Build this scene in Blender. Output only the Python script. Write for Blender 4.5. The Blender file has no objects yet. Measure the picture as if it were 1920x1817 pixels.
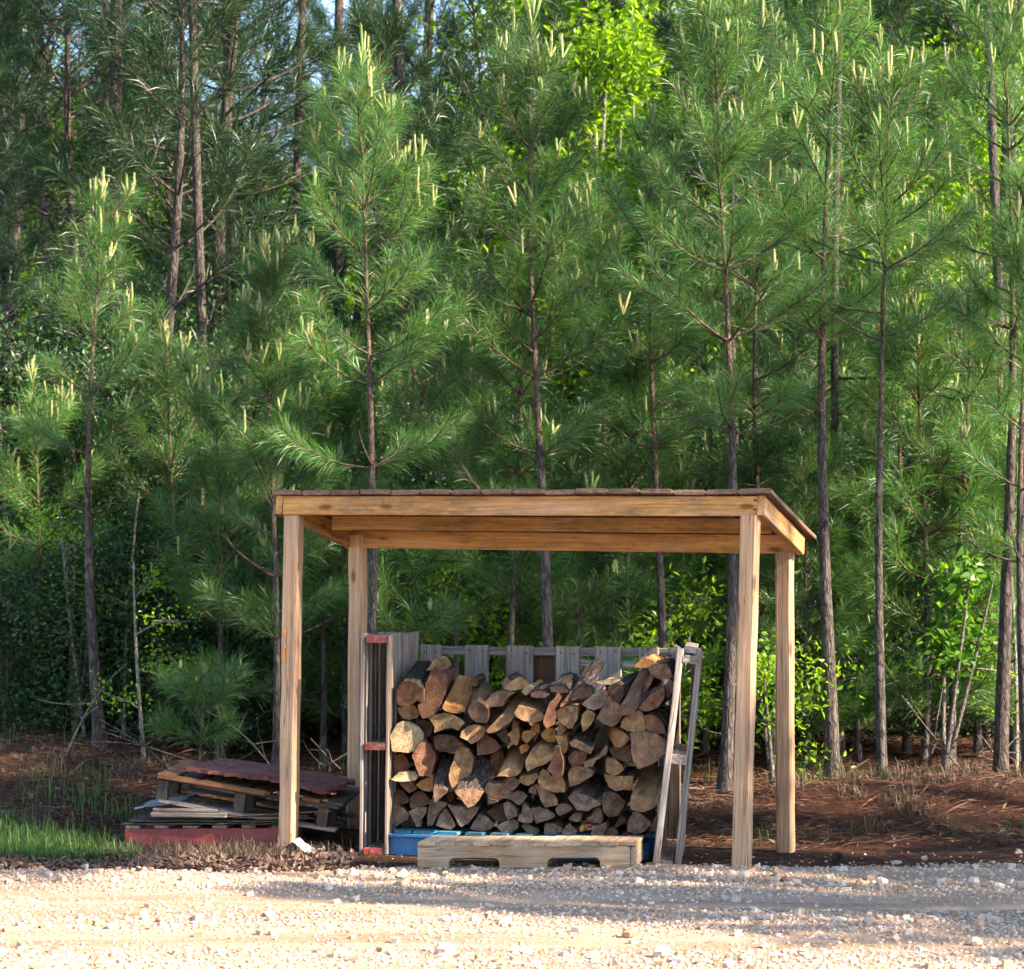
import bpy, math, random
import numpy as np
from mathutils import Vector, Matrix

# ------------------------------------------------------------------ camera, world, sun, exposure
scene = bpy.context.scene
col = scene.collection
R = math.radians
F_PX, HORIZON, CAM_Z = 4700.0, 1100.0, 1.53        # focal length and horizon row in photograph pixels

cam_d = bpy.data.cameras.new("camera")
cam_d.sensor_fit = 'HORIZONTAL'
cam_d.sensor_width = 36.0
cam_d.lens = 36.0 * F_PX / 1920.0
cam_d.shift_y = (HORIZON - 908.5) / 1920.0
cam_d.clip_end = 2000.0
cam_d.dof.use_dof = True
cam_d.dof.focus_distance = 14.2
cam_d.dof.aperture_fstop = 5.0
cam = bpy.data.objects.new("camera", cam_d)
col.objects.link(cam)
cam.location = (0, 0, CAM_Z)
cam.rotation_euler = (R(90), 0, 0)
scene.camera = cam

SUN_EL, SUN_AZ = R(33.0), math.atan2(0.906, -0.423)   # azimuth measured from +Y towards +X
world = bpy.data.worlds.new("World")
scene.world = world
world.use_nodes = True
wn = world.node_tree.nodes
sky = wn.new('ShaderNodeTexSky')
sky.sky_type = 'NISHITA'
sky.sun_disc = False
sky.sun_elevation = SUN_EL
sky.sun_rotation = SUN_AZ
wn['Background'].inputs['Strength'].default_value = 0.115
sky.dust_density = 0.3
sky.ozone_density = 1.5
world.node_tree.links.new(sky.outputs[0], wn['Background'].inputs['Color'])

sun_d = bpy.data.lights.new("sun", 'SUN')
sun_d.energy = 5.0
sun_d.angle = R(0.53)
sun_d.color = (1.0, 0.86, 0.66)
sun = bpy.data.objects.new("sun", sun_d)
col.objects.link(sun)
to_sun = Vector((math.sin(SUN_AZ) * math.cos(SUN_EL), math.cos(SUN_AZ) * math.cos(SUN_EL), math.sin(SUN_EL)))
sun.rotation_euler = (-to_sun).to_track_quat('-Z', 'Y').to_euler()

scene.view_settings.view_transform = 'Standard'
scene.view_settings.look = 'None'
scene.view_settings.gamma = 1.0
scene.view_settings.use_curve_mapping = False
scene.view_settings.exposure = 2.2
scene.render.engine = 'CYCLES'
scene.cycles.use_adaptive_sampling = True
scene.cycles.adaptive_threshold = 0.018
scene.cycles.adaptive_min_samples = 20
scene.cycles.max_bounces = 5
scene.cycles.transparent_max_bounces = 4
scene.cycles.diffuse_bounces = 3
scene.cycles.glossy_bounces = 2
scene.cycles.sample_clamp_indirect = 6.0

random.seed(7)
np.random.seed(7)

# ------------------------------------------------------------------ helpers
def P(px, py, Y):
    """photograph pixel at distance Y -> world point"""
    return Vector(((px - 960.0) / F_PX * Y, Y, CAM_Z - (py - HORIZON) / F_PX * Y))

def XY(px, Y):
    return (px - 960.0) / F_PX * Y, Y

class Acc:
    """collects vertices and faces, builds one mesh"""
    def __init__(self):
        self.v, self.q, self.t, self.r, self.n = [], [], [], [], 0
        self.qm, self.tm = [], []
    def add(self, v, quads=None, tris=None, rnd=0.0, qm=0, tm=0):
        v = np.asarray(v, dtype=np.float32).reshape(-1, 3)
        if quads is not None and len(quads):
            q = np.asarray(quads, dtype=np.int32).reshape(-1, 4) + self.n
            self.q.append(q); self.qm.append(np.broadcast_to(np.asarray(qm, dtype=np.int32), (len(q),)))
        if tris is not None and len(tris):
            t = np.asarray(tris, dtype=np.int32).reshape(-1, 3) + self.n
            self.t.append(t); self.tm.append(np.broadcast_to(np.asarray(tm, dtype=np.int32), (len(t),)))
        self.v.append(v)
        self.r.append(np.broadcast_to(np.asarray(rnd, dtype=np.float32), (len(v),)))
        self.n += len(v)
    def tube(self, pts, rad, sides=6, rnd=0.0, cap=False, jit=0.0, qm=0):
        pts = np.asarray(pts, dtype=np.float64); rad = np.asarray(rad, dtype=np.float64)
        n = len(pts)
        tan = np.gradient(pts, axis=0)
        tan /= np.linalg.norm(tan, axis=1)[:, None] + 1e-9
        ref = np.array([1.0, 0, 0]) if abs(tan[:, 2]).mean() > 0.7 else np.array([0, 0, 1.0])
        a = np.cross(tan, ref); a /= np.linalg.norm(a, axis=1)[:, None] + 1e-9
        b = np.cross(tan, a)
        th = np.linspace(0, 2 * np.pi, sides, endpoint=False)
        rr = rad[:, None] * (1 + (np.random.uniform(-jit, jit, (n, sides)) if jit else 0))
        v = pts[:, None, :] + (a[:, None, :] * np.cos(th)[None, :, None] + b[:, None, :] * np.sin(th)[None, :, None]) * rr[..., None]
        i = np.arange(n - 1)[:, None] * sides; j = np.arange(sides)[None, :]; k = (j + 1) % sides
        quads = np.stack([i + j, i + k, i + sides + k, i + sides + j], -1).reshape(-1, 4)
        tris = None
        v = v.reshape(-1, 3)
        if cap:
            v = np.vstack([v, pts[-1:]])
            base = (n - 1) * sides
            tris = [(base + x, base + (x + 1) % sides, n * sides) for x in range(sides)]
        self.add(v, quads, tris, rnd, qm=qm)
    def mesh(self, name, mats, smooth=True):
        me = bpy.data.meshes.new(name)
        v = np.concatenate(self.v)
        q = np.concatenate(self.q) if self.q else np.zeros((0, 4), np.int32)
        t = np.concatenate(self.t) if self.t else np.zeros((0, 3), np.int32)
        me.vertices.add(len(v)); me.vertices.foreach_set('co', v.ravel())
        nl = len(q) * 4 + len(t) * 3
        me.loops.add(nl)
        me.loops.foreach_set('vertex_index', np.concatenate([q.ravel(), t.ravel()]).astype(np.int32))
        me.polygons.add(len(q) + len(t))
        st = np.concatenate([np.arange(len(q)) * 4, len(q) * 4 + np.arange(len(t)) * 3]).astype(np.int32)
        me.polygons.foreach_set('loop_start', st)
        me.polygons.foreach_set('use_smooth', np.full(len(st), smooth, dtype=bool))
        mi = np.concatenate((self.qm if self.qm else []) + (self.tm if self.tm else [])).astype(np.int32)
        me.polygons.foreach_set('material_index', mi)
        at = me.attributes.new('rnd', 'FLOAT', 'POINT')
        at.data.foreach_set('value', np.concatenate(self.r))
        me.update(calc_edges=True)
        for m in (mats if isinstance(mats, (list, tuple)) else [mats]):
            me.materials.append(m)
        return me

def tag(o, label=None, cat=None, group=None, kind=None):
    if label: o['label'] = label
    if cat: o['category'] = cat
    if group: o['group'] = group
    if kind: o['kind'] = kind
    return o

def place(o, world_matrix, parent=None):
    if parent is not None:
        o.parent = parent
        o.matrix_basis = parent_world(parent).inverted() @ world_matrix
    else:
        o.matrix_basis = world_matrix
    col.objects.link(o)
    return o

def parent_world(o):
    m = o.matrix_basis.copy()
    while o.parent is not None:
        o = o.parent
        m = o.matrix_basis @ m
    return m

def empty(name, loc, label, cat, group=None):
    o = bpy.data.objects.new(name, None)
    o.empty_display_size = 0.1
    o.location = loc
    o.matrix_basis = Matrix.Translation(Vector(loc))
    col.objects.link(o)
    return tag(o, label, cat, group)

def obj(name, me, parent=None, mat=None):
    o = bpy.data.objects.new(name, me)
    return place(o, mat if mat is not None else (parent_world(parent) if parent else Matrix()), parent)

# smooth pseudo noise for terrain, vectorised
_rs = np.random.RandomState(3)
_wv = [(_rs.uniform(-1, 1, 2), _rs.uniform(0, 6.28)) for _ in range(24)]
def wav(x, y, f):
    s = 0.0
    for (k, p) in _wv[:12]:
        s = s + np.sin((k[0] * x + k[1] * y) * f + p)
    return s / 12.0
def sst(t):
    t = np.clip(t, 0, 1)
    return t * t * (3 - 2 * t)
def gz(x, y):
    x = np.asarray(x, dtype=np.float64); y = np.asarray(y, dtype=np.float64)
    off = sst((y - 14.6) / 1.0)
    z = 0.12 * sst((y - 15.0) / 1.3) + 0.036 * np.clip(y - 16.0, 0, 40)
    z = z + 0.17 * sst((-x - 1.6) / 1.6) * sst((y - 14.7) / 2.6)
    z = z + 0.20 * np.exp(-((x - 3.2) / 1.25) ** 2 - ((y - 16.0) / 0.85) ** 2)
    z = z + 0.05 * np.exp(-((x - 1.9) / 0.6) ** 2 - ((y - 15.9) / 0.5) ** 2)
    z = z + off * (0.05 * wav(x, y, 2.2) + 0.035 * wav(y + 3, x, 6.0) + (0.045 * wav(x + 9, y, 14.0) + 0.02 * wav(y, x + 4, 31.0)) * np.clip((18 - y) / 2, 0, 1))
    z = z + 0.006 * wav(x, y, 9.0) * (1 - off)
    return z
def gz1(x, y):
    return float(gz(x, y))

# ------------------------------------------------------------------ materials
class NT:
    def __init__(self, name):
        self.m = bpy.data.materials.new(name); self.m.use_nodes = True
        self.t = self.m.node_tree; self.n = self.t.nodes
        self.b = self.n['Principled BSDF']; self.out = self.n['Material Output']
    def new(self, ty, **kw):
        nd = self.n.new(ty)
        for k, v in kw.items():
            if k in nd.inputs: nd.inputs[k].default_value = v
            else: setattr(nd, k, v)
        return nd
    def l(self, a, b): self.t.links.new(a, b)
    def ramp(self, stops):
        r = self.n.new('ShaderNodeValToRGB'); e = r.color_ramp.elements
        while len(e) < len(stops): e.new(0.5)
        for i, (p, c) in enumerate(stops):
            e[i].position = p; e[i].color = (*c, 1)
        return r
    def mix(self, fac, a, b, mode='MIX'):
        m = self.n.new('ShaderNodeMix'); m.data_type = 'RGBA'; m.blend_type = mode
        for s, v in ((m.inputs[0], fac), (m.inputs[6], a), (m.inputs[7], b)):
            if hasattr(v, 'links') or isinstance(v, bpy.types.NodeSocket): self.l(v, s)
            elif isinstance(v, (tuple, list)): s.default_value = (*v, 1)
            else: s.default_value = v
        return m.outputs[2]
    def coords(self, scale=(1, 1, 1), rand=True, use='Object'):
        tc = self.n.new('ShaderNodeTexCoord')
        src = tc.outputs[use]
        if rand:
            oi = self.n.new('ShaderNodeObjectInfo')
            mul = self.new('ShaderNodeMath', operation='MULTIPLY'); mul.inputs[1].default_value = 37.0
            self.l(oi.outputs['Random'], mul.inputs[0])
            ad = self.n.new('ShaderNodeVectorMath'); ad.operation = 'ADD'
            self.l(src, ad.inputs[0]); self.l(mul.outputs[0], ad.inputs[1]); src = ad.outputs[0]
        mp = self.n.new('ShaderNodeMapping'); mp.inputs['Scale'].default_value = scale
        self.l(src, mp.inputs['Vector'])
        return mp.outputs[0]
    def noise(self, vec, scale=5, detail=5, rough=0.6, dist=0.0):
        nd = self.new('ShaderNodeTexNoise', Scale=scale, Detail=detail, Roughness=rough, Distortion=dist)
        self.l(vec, nd.inputs['Vector'])
        return nd.outputs[0]
    def bump(self, h, strength=0.3, dist=0.01):
        b = self.n.new('ShaderNodeBump'); b.inputs['Strength'].default_value = strength; b.inputs['Distance'].default_value = dist
        self.l(h, b.inputs['Height']); self.l(b.outputs[0], self.b.inputs['Normal'])
    def val(self, out):
        """random value brightness per object 0.8..1.15"""
        oi = self.n.new('ShaderNodeObjectInfo')
        mr = self.n.new('ShaderNodeMapRange'); mr.inputs[3].default_value = 0.72; mr.inputs[4].default_value = 1.2
        self.l(oi.outputs['Random'], mr.inputs[0])
        hs = self.n.new('ShaderNodeHueSaturation')
        self.l(mr.outputs[0], hs.inputs['Value']); self.l(out, hs.inputs['Color'])
        return hs.outputs[0]

def wood(name, dark, light, stain=None, rough=0.75, grain=26, stain_amt=0.6, bump=0.35, knots=False, cracks=0.0, mottle=None):
    n = NT(name)
    v = n.coords((0.9, grain, grain))
    g1 = n.noise(v, 1.6, 6, 0.65, 0.7)
    v2 = n.coords((2.5, 140, 140))
    g2 = n.noise(v2, 1.0, 3, 0.6)
    c = n.ramp([(0.33, dark), (0.66, light)]); n.l(g1, c.inputs[0])
    cc = c.outputs[0]
    fine = n.ramp([(0.35, (0.55, 0.5, 0.45)), (0.6, (1, 1, 1))]); n.l(g2, fine.inputs[0])
    cc = n.mix(0.55, cc, fine.outputs[0], 'MULTIPLY')
    if stain:
        v3 = n.coords((2.2, 7, 7))
        s = n.noise(v3, 1.5, 5, 0.7)
        sr = n.ramp([(0.48, (0, 0, 0)), (0.68, (stain_amt,) * 3)]); n.l(s, sr.inputs[0])
        cc = n.mix(sr.outputs[0], cc, stain)
    if mottle:
        vm = n.coords((11, 26, 26)); mo = n.noise(vm, 1.6, 7, 0.75, 0.3)
        ml = n.noise(n.coords((1.3, 5, 5)), 1.0, 3, 0.5)
        mm = n.new('ShaderNodeMath', operation='MULTIPLY'); n.l(mo, mm.inputs[0]); n.l(ml, mm.inputs[1])
        mr = n.ramp([(0.24, (0, 0, 0)), (0.40, (0.6,) * 3)]); n.l(mm.outputs[0], mr.inputs[0])
        cc = n.mix(mr.outputs[0], cc, mottle)
        pk = n.ramp([(0.45, (0, 0, 0)), (0.70, (0.4,) * 3)]); n.l(n.noise(n.coords((1.1, 9, 9)), 1.3, 4, 0.6), pk.inputs[0])
        cc = n.mix(pk.outputs[0], cc, (0.50, 0.33, 0.24))
    if cracks:
        vc = n.coords((0.55, 21, 21)); ck = n.noise(vc, 1.0, 4, 0.5, 0.25)
        cr = n.ramp([(0.485, (0, 0, 0)), (0.498, (cracks,) * 3), (0.511, (0, 0, 0))]); n.l(ck, cr.inputs[0])
        cc = n.mix(cr.outputs[0], cc, tuple(x * 0.22 for x in dark))
    if knots:
        vk = n.coords((3.2, 9, 9))
        vo = n.new('ShaderNodeTexVoronoi', Scale=1.0); n.l(vk, vo.inputs['Vector'])
        kr = n.ramp([(0.09, (0.9,) * 3), (0.19, (0, 0, 0))]); n.l(vo.outputs['Distance'], kr.inputs[0])
        cc = n.mix(kr.outputs[0], cc, tuple(x * 0.35 for x in dark))
    n.l(n.val(cc), n.b.inputs['Base Color'])
    n.b.inputs['Roughness'].default_value = rough
    n.b.inputs['Specular IOR Level'].default_value = 0.25
    n.bump(g2, bump, 0.004)
    return n.m

M = {}
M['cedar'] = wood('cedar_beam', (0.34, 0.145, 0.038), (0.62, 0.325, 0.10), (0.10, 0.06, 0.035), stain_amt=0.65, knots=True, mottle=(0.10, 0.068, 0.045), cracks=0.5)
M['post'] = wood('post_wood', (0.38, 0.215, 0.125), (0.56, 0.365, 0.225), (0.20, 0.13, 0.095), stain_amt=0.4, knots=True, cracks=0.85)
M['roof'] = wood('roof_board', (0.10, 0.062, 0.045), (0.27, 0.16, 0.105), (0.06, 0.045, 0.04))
M['grey'] = wood('weathered_board', (0.15, 0.122, 0.11), (0.42, 0.35, 0.31), (0.16, 0.10, 0.065), grain=34, cracks=0.9)
M['greybrown'] = wood('weathered_brown', (0.14, 0.10, 0.08), (0.36, 0.27, 0.21), (0.10, 0.07, 0.05), grain=34, cracks=0.8)
M['skid'] = wood('skid_wood', (0.30, 0.205, 0.135), (0.50, 0.38, 0.265), (0.28, 0.13, 0.05), stain_amt=0.7, cracks=0.7)
M['darkwood'] = wood('rotted_dark_wood', (0.025, 0.02, 0.018), (0.09, 0.07, 0.06), (0.16, 0.085, 0.04))
M['rust'] = wood('rotted_rust_wood', (0.12, 0.045, 0.022), (0.30, 0.13, 0.055), (0.06, 0.035, 0.025))
M['brownboard'] = wood('brown_board', (0.07, 0.03, 0.016), (0.16, 0.07, 0.035))

def painted(name, colr, under, worn=0.5):
    n = NT(name)
    v = n.coords((3, 22, 22)); g = n.noise(v, 1.4, 6, 0.7)
    v2 = n.coords((5, 5, 5)); g2 = n.noise(v2, 1.5, 5, 0.6)
    sh = n.ramp([(0.3, tuple(x * 0.6 for x in colr)), (0.7, tuple(min(1, x * 1.35) for x in colr))]); n.l(g2, sh.inputs[0])
    w = n.ramp([(worn, (0, 0, 0)), (worn + 0.13, (0.85,) * 3)]); n.l(g, w.inputs[0])
    c = n.mix(w.outputs[0], sh.outputs[0], under)
    n.l(n.val(c), n.b.inputs['Base Color']); n.b.inputs['Roughness'].default_value = 0.55
    n.bump(g, 0.25, 0.003)
    return n.m
M['blue'] = painted('blue_paint', (0.022, 0.135, 0.30), (0.17, 0.14, 0.12), 0.54)
M['teal'] = painted('teal_paint', (0.03, 0.14, 0.20), (0.12, 0.13, 0.10), 0.5)
M['red'] = painted('red_paint', (0.21, 0.03, 0.028), (0.13, 0.08, 0.065), 0.54)
M['redend'] = painted('red_end_paint', (0.21, 0.022, 0.022), (0.20, 0.13, 0.08), 0.5)
M['orange'] = painted('orange_mark', (0.75, 0.24, 0.02), (0.45, 0.25, 0.1), 0.7)

def chipboard():
    n = NT('rotted_chipboard')
    v = n.coords((9, 34, 34)); g = n.noise(v, 1.6, 9, 0.8, 0.4)
    v2 = n.coords((3, 3, 3)); g2 = n.noise(v2, 1.2, 5, 0.6)
    c = n.ramp([(0.34, (0.025, 0.009, 0.008)), (0.48, (0.13, 0.034, 0.026)), (0.62, (0.26, 0.085, 0.062)), (0.75, (0.36, 0.19, 0.15))]); n.l(g, c.inputs[0])
    w = n.ramp([(0.5, (0, 0, 0)), (0.75, (0.45,) * 3)]); n.l(g2, w.inputs[0])
    n.l(n.mix(w.outputs[0], c.outputs[0], (0.22, 0.13, 0.13)), n.b.inputs['Base Color'])
    n.b.inputs['Roughness'].default_value = 0.85
    n.bump(g, 0.8, 0.012)
    return n.m
M['chip'] = chipboard()

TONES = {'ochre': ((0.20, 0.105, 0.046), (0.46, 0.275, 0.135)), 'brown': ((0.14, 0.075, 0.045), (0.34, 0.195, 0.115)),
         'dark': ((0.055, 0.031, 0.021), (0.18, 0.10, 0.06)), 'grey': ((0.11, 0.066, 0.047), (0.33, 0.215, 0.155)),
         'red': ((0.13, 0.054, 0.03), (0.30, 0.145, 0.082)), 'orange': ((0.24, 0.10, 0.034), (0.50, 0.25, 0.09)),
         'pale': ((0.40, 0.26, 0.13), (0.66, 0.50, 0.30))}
def end_grain(name, a, b):
    n = NT(name)
    tc = n.coords((1, 1, 1), rand=False)
    oi = n.n.new('ShaderNodeObjectInfo')
    mr = n.n.new('ShaderNodeMapRange'); mr.inputs[3].default_value = -0.12; mr.inputs[4].default_value = 0.12
    n.l(oi.outputs['Random'], mr.inputs[0])
    ad = n.n.new('ShaderNodeVectorMath'); ad.operation = 'ADD'; n.l(tc, ad.inputs[0]); n.l(mr.outputs[0], ad.inputs[1])
    fl = n.n.new('ShaderNodeVectorMath'); fl.operation = 'MULTIPLY'; fl.inputs[1].default_value = (1, 0.0, 1); n.l(ad.outputs[0], fl.inputs[0])
    ln = n.n.new('ShaderNodeVectorMath'); ln.operation = 'LENGTH'; n.l(fl.outputs[0], ln.inputs[0])
    nz = n.noise(ad.outputs[0], 9, 5, 0.65)
    mu = n.new('ShaderNodeMath', operation='MULTIPLY_ADD'); n.l(nz, mu.inputs[0]); mu.inputs[1].default_value = 0.05; n.l(ln.outputs[1], mu.inputs[2])
    sn = n.new('ShaderNodeMath', operation='MULTIPLY'); n.l(mu.outputs[0], sn.inputs[0]); sn.inputs[1].default_value = 520.0
    si = n.new('ShaderNodeMath', operation='SINE'); n.l(sn.outputs[0], si.inputs[0])
    big = n.noise(ad.outputs[0], 14, 6, 0.7)
    c = n.ramp([(0.34, a), (0.64, b)]); n.l(big, c.inputs[0])
    rr = n.ramp([(0.0, (0.62,) * 3), (1.0, (1, 1, 1))])
    m2 = n.n.new('ShaderNodeMapRange'); m2.inputs[1].default_value = -1; m2.inputs[2].default_value = 1; n.l(si.outputs[0], m2.inputs[0]); n.l(m2.outputs[0], rr.inputs[0])
    dirt = n.ramp([(0.36, (0.30, 0.25, 0.22)), (0.56, (1, 1, 1))]); n.l(n.noise(ad.outputs[0], 34, 7, 0.75, 0.6), dirt.inputs[0])
    cc = n.mix(0.62, c.outputs[0], rr.outputs[0], 'MULTIPLY')
    cc = n.mix(0.6, cc, dirt.outputs[0], 'MULTIPLY')
    sx = n.n.new('ShaderNodeSeparateXYZ'); n.l(fl.outputs[0], sx.inputs[0])
    at2 = n.new('ShaderNodeMath', operation='ARCTAN2'); n.l(sx.outputs[0], at2.inputs[0]); n.l(sx.outputs[2], at2.inputs[1])
    av = n.n.new('ShaderNodeCombineXYZ'); n.l(at2.outputs[0], av.inputs[0]); n.l(oi.outputs['Random'], av.inputs[1])
    scv = n.n.new('ShaderNodeVectorMath'); scv.operation = 'MULTIPLY'; scv.inputs[1].default_value = (3.2, 40, 1); n.l(av.outputs[0], scv.inputs[0])
    wob = n.n.new('ShaderNodeVectorMath'); wob.operation = 'SCALE'; wob.inputs[3].default_value = 0.10
    nc_ = n.new('ShaderNodeTexNoise', Scale=30.0, Detail=3.0); n.l(ad.outputs[0], nc_.inputs['Vector']); n.l(nc_.outputs[1], wob.inputs[0])
    adv = n.n.new('ShaderNodeVectorMath'); adv.operation = 'ADD'; n.l(scv.outputs[0], adv.inputs[0]); n.l(wob.outputs[0], adv.inputs[1])
    ckn = n.noise(adv.outputs[0], 1.6, 2, 0.5)
    ckr = n.ramp([(0.488, (0, 0, 0)), (0.5, (0.85,) * 3), (0.512, (0, 0, 0))]); n.l(ckn, ckr.inputs[0])
    cc = n.mix(ckr.outputs[0], cc, tuple(x * 0.18 for x in a))
    n.l(n.val(cc), n.b.inputs['Base Color']); n.b.inputs['Roughness'].default_value = 0.85
    n.b.inputs['Specular IOR Level'].default_value = 0.15
    fine = n.noise(ad.outputs[0], 70, 7, 0.75)
    n.bump(fine, 0.9, 0.012)
    return n.m
def split_side(name, a, b):
    n = NT(name)
    v = n.coords((60, 3, 60)); g = n.noise(v, 1.0, 5, 0.65, 0.4)
    v2 = n.coords((9, 4, 9)); g2 = n.noise(v2, 1.0, 5, 0.6)
    c = n.ramp([(0.35, a), (0.65, b)]); n.l(g2, c.inputs[0])
    f = n.ramp([(0.32, (0.45, 0.42, 0.4)), (0.6, (1, 1, 1))]); n.l(g, f.inputs[0])
    n.l(n.val(n.mix(0.7, c.outputs[0], f.outputs[0], 'MULTIPLY')), n.b.inputs['Base Color'])
    n.b.inputs['Roughness'].default_value = 0.8; n.b.inputs['Specular IOR Level'].default_value = 0.2
    n.bump(g, 0.6, 0.008)
    return n.m
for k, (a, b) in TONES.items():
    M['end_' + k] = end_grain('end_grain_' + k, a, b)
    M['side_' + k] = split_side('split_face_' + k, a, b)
def bark(name, a, b, scale=(22, 22, 7), hi=None):
    n = NT(name)
    v = n.coords(scale)
    vo = n.new('ShaderNodeTexVoronoi', Scale=1.0, feature='DISTANCE_TO_EDGE')
    nz = n.noise(v, 1.5, 6, 0.7)
    mx = n.n.new('ShaderNodeVectorMath'); mx.operation = 'ADD'
    sc = n.n.new('ShaderNodeVectorMath'); sc.operation = 'SCALE'; sc.inputs[3].default_value = 1.7
    nzc = n.new('ShaderNodeTexNoise', Scale=1.2, Detail=3.0); n.l(v, nzc.inputs['Vector'])
    n.l(nzc.outputs[1], sc.inputs[0]); n.l(v, mx.inputs[0]); n.l(sc.outputs[0], mx.inputs[1]); n.l(mx.outputs[0], vo.inputs['Vector'])
    c = n.ramp([(0.3, a), (0.7, b)]); n.l(nz, c.inputs[0])
    cr = n.ramp([(0.0, (0.35, 0.32, 0.3)), (0.22, (1, 1, 1))]); n.l(vo.outputs[0], cr.inputs[0])
    cc = n.mix(0.75, c.outputs[0], cr.outputs[0], 'MULTIPLY')
    n.l(cc, n.b.inputs['Base Color']); n.b.inputs['Roughness'].default_value = 0.9
    n.b.inputs['Specular IOR Level'].default_value = 0.15
    n.bump(cr.outputs[0], 0.9, 0.012)
    return n.m
M['logbark'] = bark('log_bark', (0.05, 0.036, 0.03), (0.15, 0.115, 0.10), (40, 14, 40))
M['mossbark'] = bark('mossy_bark', (0.02, 0.018, 0.018), (0.10, 0.095, 0.075), (40, 30, 40))
M['pinebark'] = bark('pine_bark', (0.034, 0.028, 0.026), (0.155, 0.122, 0.108), (26, 26, 8))
M['youngbark'] = bark('young_pine_bark', (0.055, 0.04, 0.032), (0.22, 0.152, 0.112), (50, 50, 18))
M['palebark'] = bark('pale_sapling_bark', (0.16, 0.145, 0.12), (0.36, 0.33, 0.28), (60, 60, 14))
M['twig'] = bark('dead_twig', (0.12, 0.10, 0.085), (0.26, 0.22, 0.19), (60, 60, 20))

def leafmat(name, a, b, rough=0.45, trans=0.35, spec=0.5, tcol=None, objvar=False, dead=None):
    n = NT(name)
    at = n.n.new('ShaderNodeAttribute'); at.attribute_name = 'rnd'
    c = n.ramp([(0.0, a), (1.0, b)] if dead is None else [(0.0, a), (0.965, b), (0.975, dead)]); n.l(at.outputs['Fac'], c.inputs[0])
    cc = n.val(c.outputs[0]) if objvar else c.outputs[0]
    n.l(cc, n.b.inputs['Base Color']); n.b.inputs['Roughness'].default_value = rough
    n.b.inputs['Specular IOR Level'].default_value = spec
    if trans:
        tr = n.n.new('ShaderNodeBsdfTranslucent')
        n.l(n.mix(1.0, cc, tcol or (1.6, 1.7, 0.7), 'MULTIPLY'), tr.inputs['Color'])
        ms = n.n.new('ShaderNodeMixShader'); ms.inputs[0].default_value = trans
        n.l(n.b.outputs[0], ms.inputs[1]); n.l(tr.outputs[0], ms.inputs[2]); n.l(ms.outputs[0], n.out.inputs[0])
    return n.m
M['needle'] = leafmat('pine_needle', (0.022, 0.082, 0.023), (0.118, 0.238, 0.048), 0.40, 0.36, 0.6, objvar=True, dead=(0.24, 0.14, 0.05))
M['needle_far_shade'] = leafmat('far_pine_needle_shade', (0.007, 0.026, 0.009), (0.032, 0.080, 0.018), 0.42, 0.3, 0.5, objvar=True)  # darker copy of the needle green; deep-wood shade put into the colour
M['candle'] = leafmat('pine_candle', (0.11, 0.19, 0.045), (0.34, 0.31, 0.14), 0.7, 0.2, 0.2, (1, 1, 0.7))
M['leaf'] = leafmat('spring_leaf', (0.11, 0.22, 0.016), (0.21, 0.34, 0.028), 0.42, 0.6, 0.5, (1.9, 1.8, 0.5), objvar=True)
M['leaf_bright'] = leafmat('bright_leaf', (0.06, 0.16, 0.016), (0.12, 0.25, 0.03), 0.4, 0.5, 0.5, (1.7, 1.6, 0.5))
M['leaf_dark'] = leafmat('evergreen_leaf', (0.007, 0.026, 0.006), (0.034, 0.084, 0.015), 0.5, 0.25, 0.5, objvar=True)
M['grass'] = leafmat('grass_blade', (0.026, 0.07, 0.014), (0.095, 0.16, 0.04), 0.5, 0.35, 0.3)
M['drygrass'] = leafmat('dry_grass', (0.04, 0.026, 0.018), (0.16, 0.115, 0.08), 0.7, 0.2, 0.2, (1, 0.9, 0.7))
M['straw'] = leafmat('pine_straw', (0.035, 0.016, 0.010), (0.17, 0.075, 0.035), 0.6, 0.0, 0.3)
M['litter'] = leafmat('dry_leaf', (0.05, 0.032, 0.027), (0.20, 0.125, 0.09), 0.7, 0.15, 0.25, (1, 0.8, 0.6))

def groundmat():
    n = NT('forest_floor')
    v = n.coords((1, 1, 1), rand=False)
    a = n.noise(v, 1.1, 6, 0.65); b = n.noise(v, 26, 6, 0.7); d = n.noise(v, 90, 4, 0.7)
    c = n.ramp([(0.3, (0.012, 0.008, 0.006)), (0.5, (0.038, 0.020, 0.013)), (0.7, (0.085, 0.043, 0.024))]); n.l(b, c.inputs[0])
    soil = n.ramp([(0.3, (0.030, 0.013, 0.009)), (0.7, (0.10, 0.036, 0.022))]); n.l(b, soil.inputs[0])
    s = n.ramp([(0.42, (0, 0, 0)), (0.6, (1, 1, 1))]); n.l(a, s.inputs[0])
    n.l(n.mix(s.outputs[0], c.outputs[0], soil.outputs[0]), n.b.inputs['Base Color'])
    n.b.inputs['Roughness'].default_value = 0.95; n.b.inputs['Specular IOR Level'].default_value = 0.1
    n.bump(d, 0.9, 0.03)
    return n.m
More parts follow.
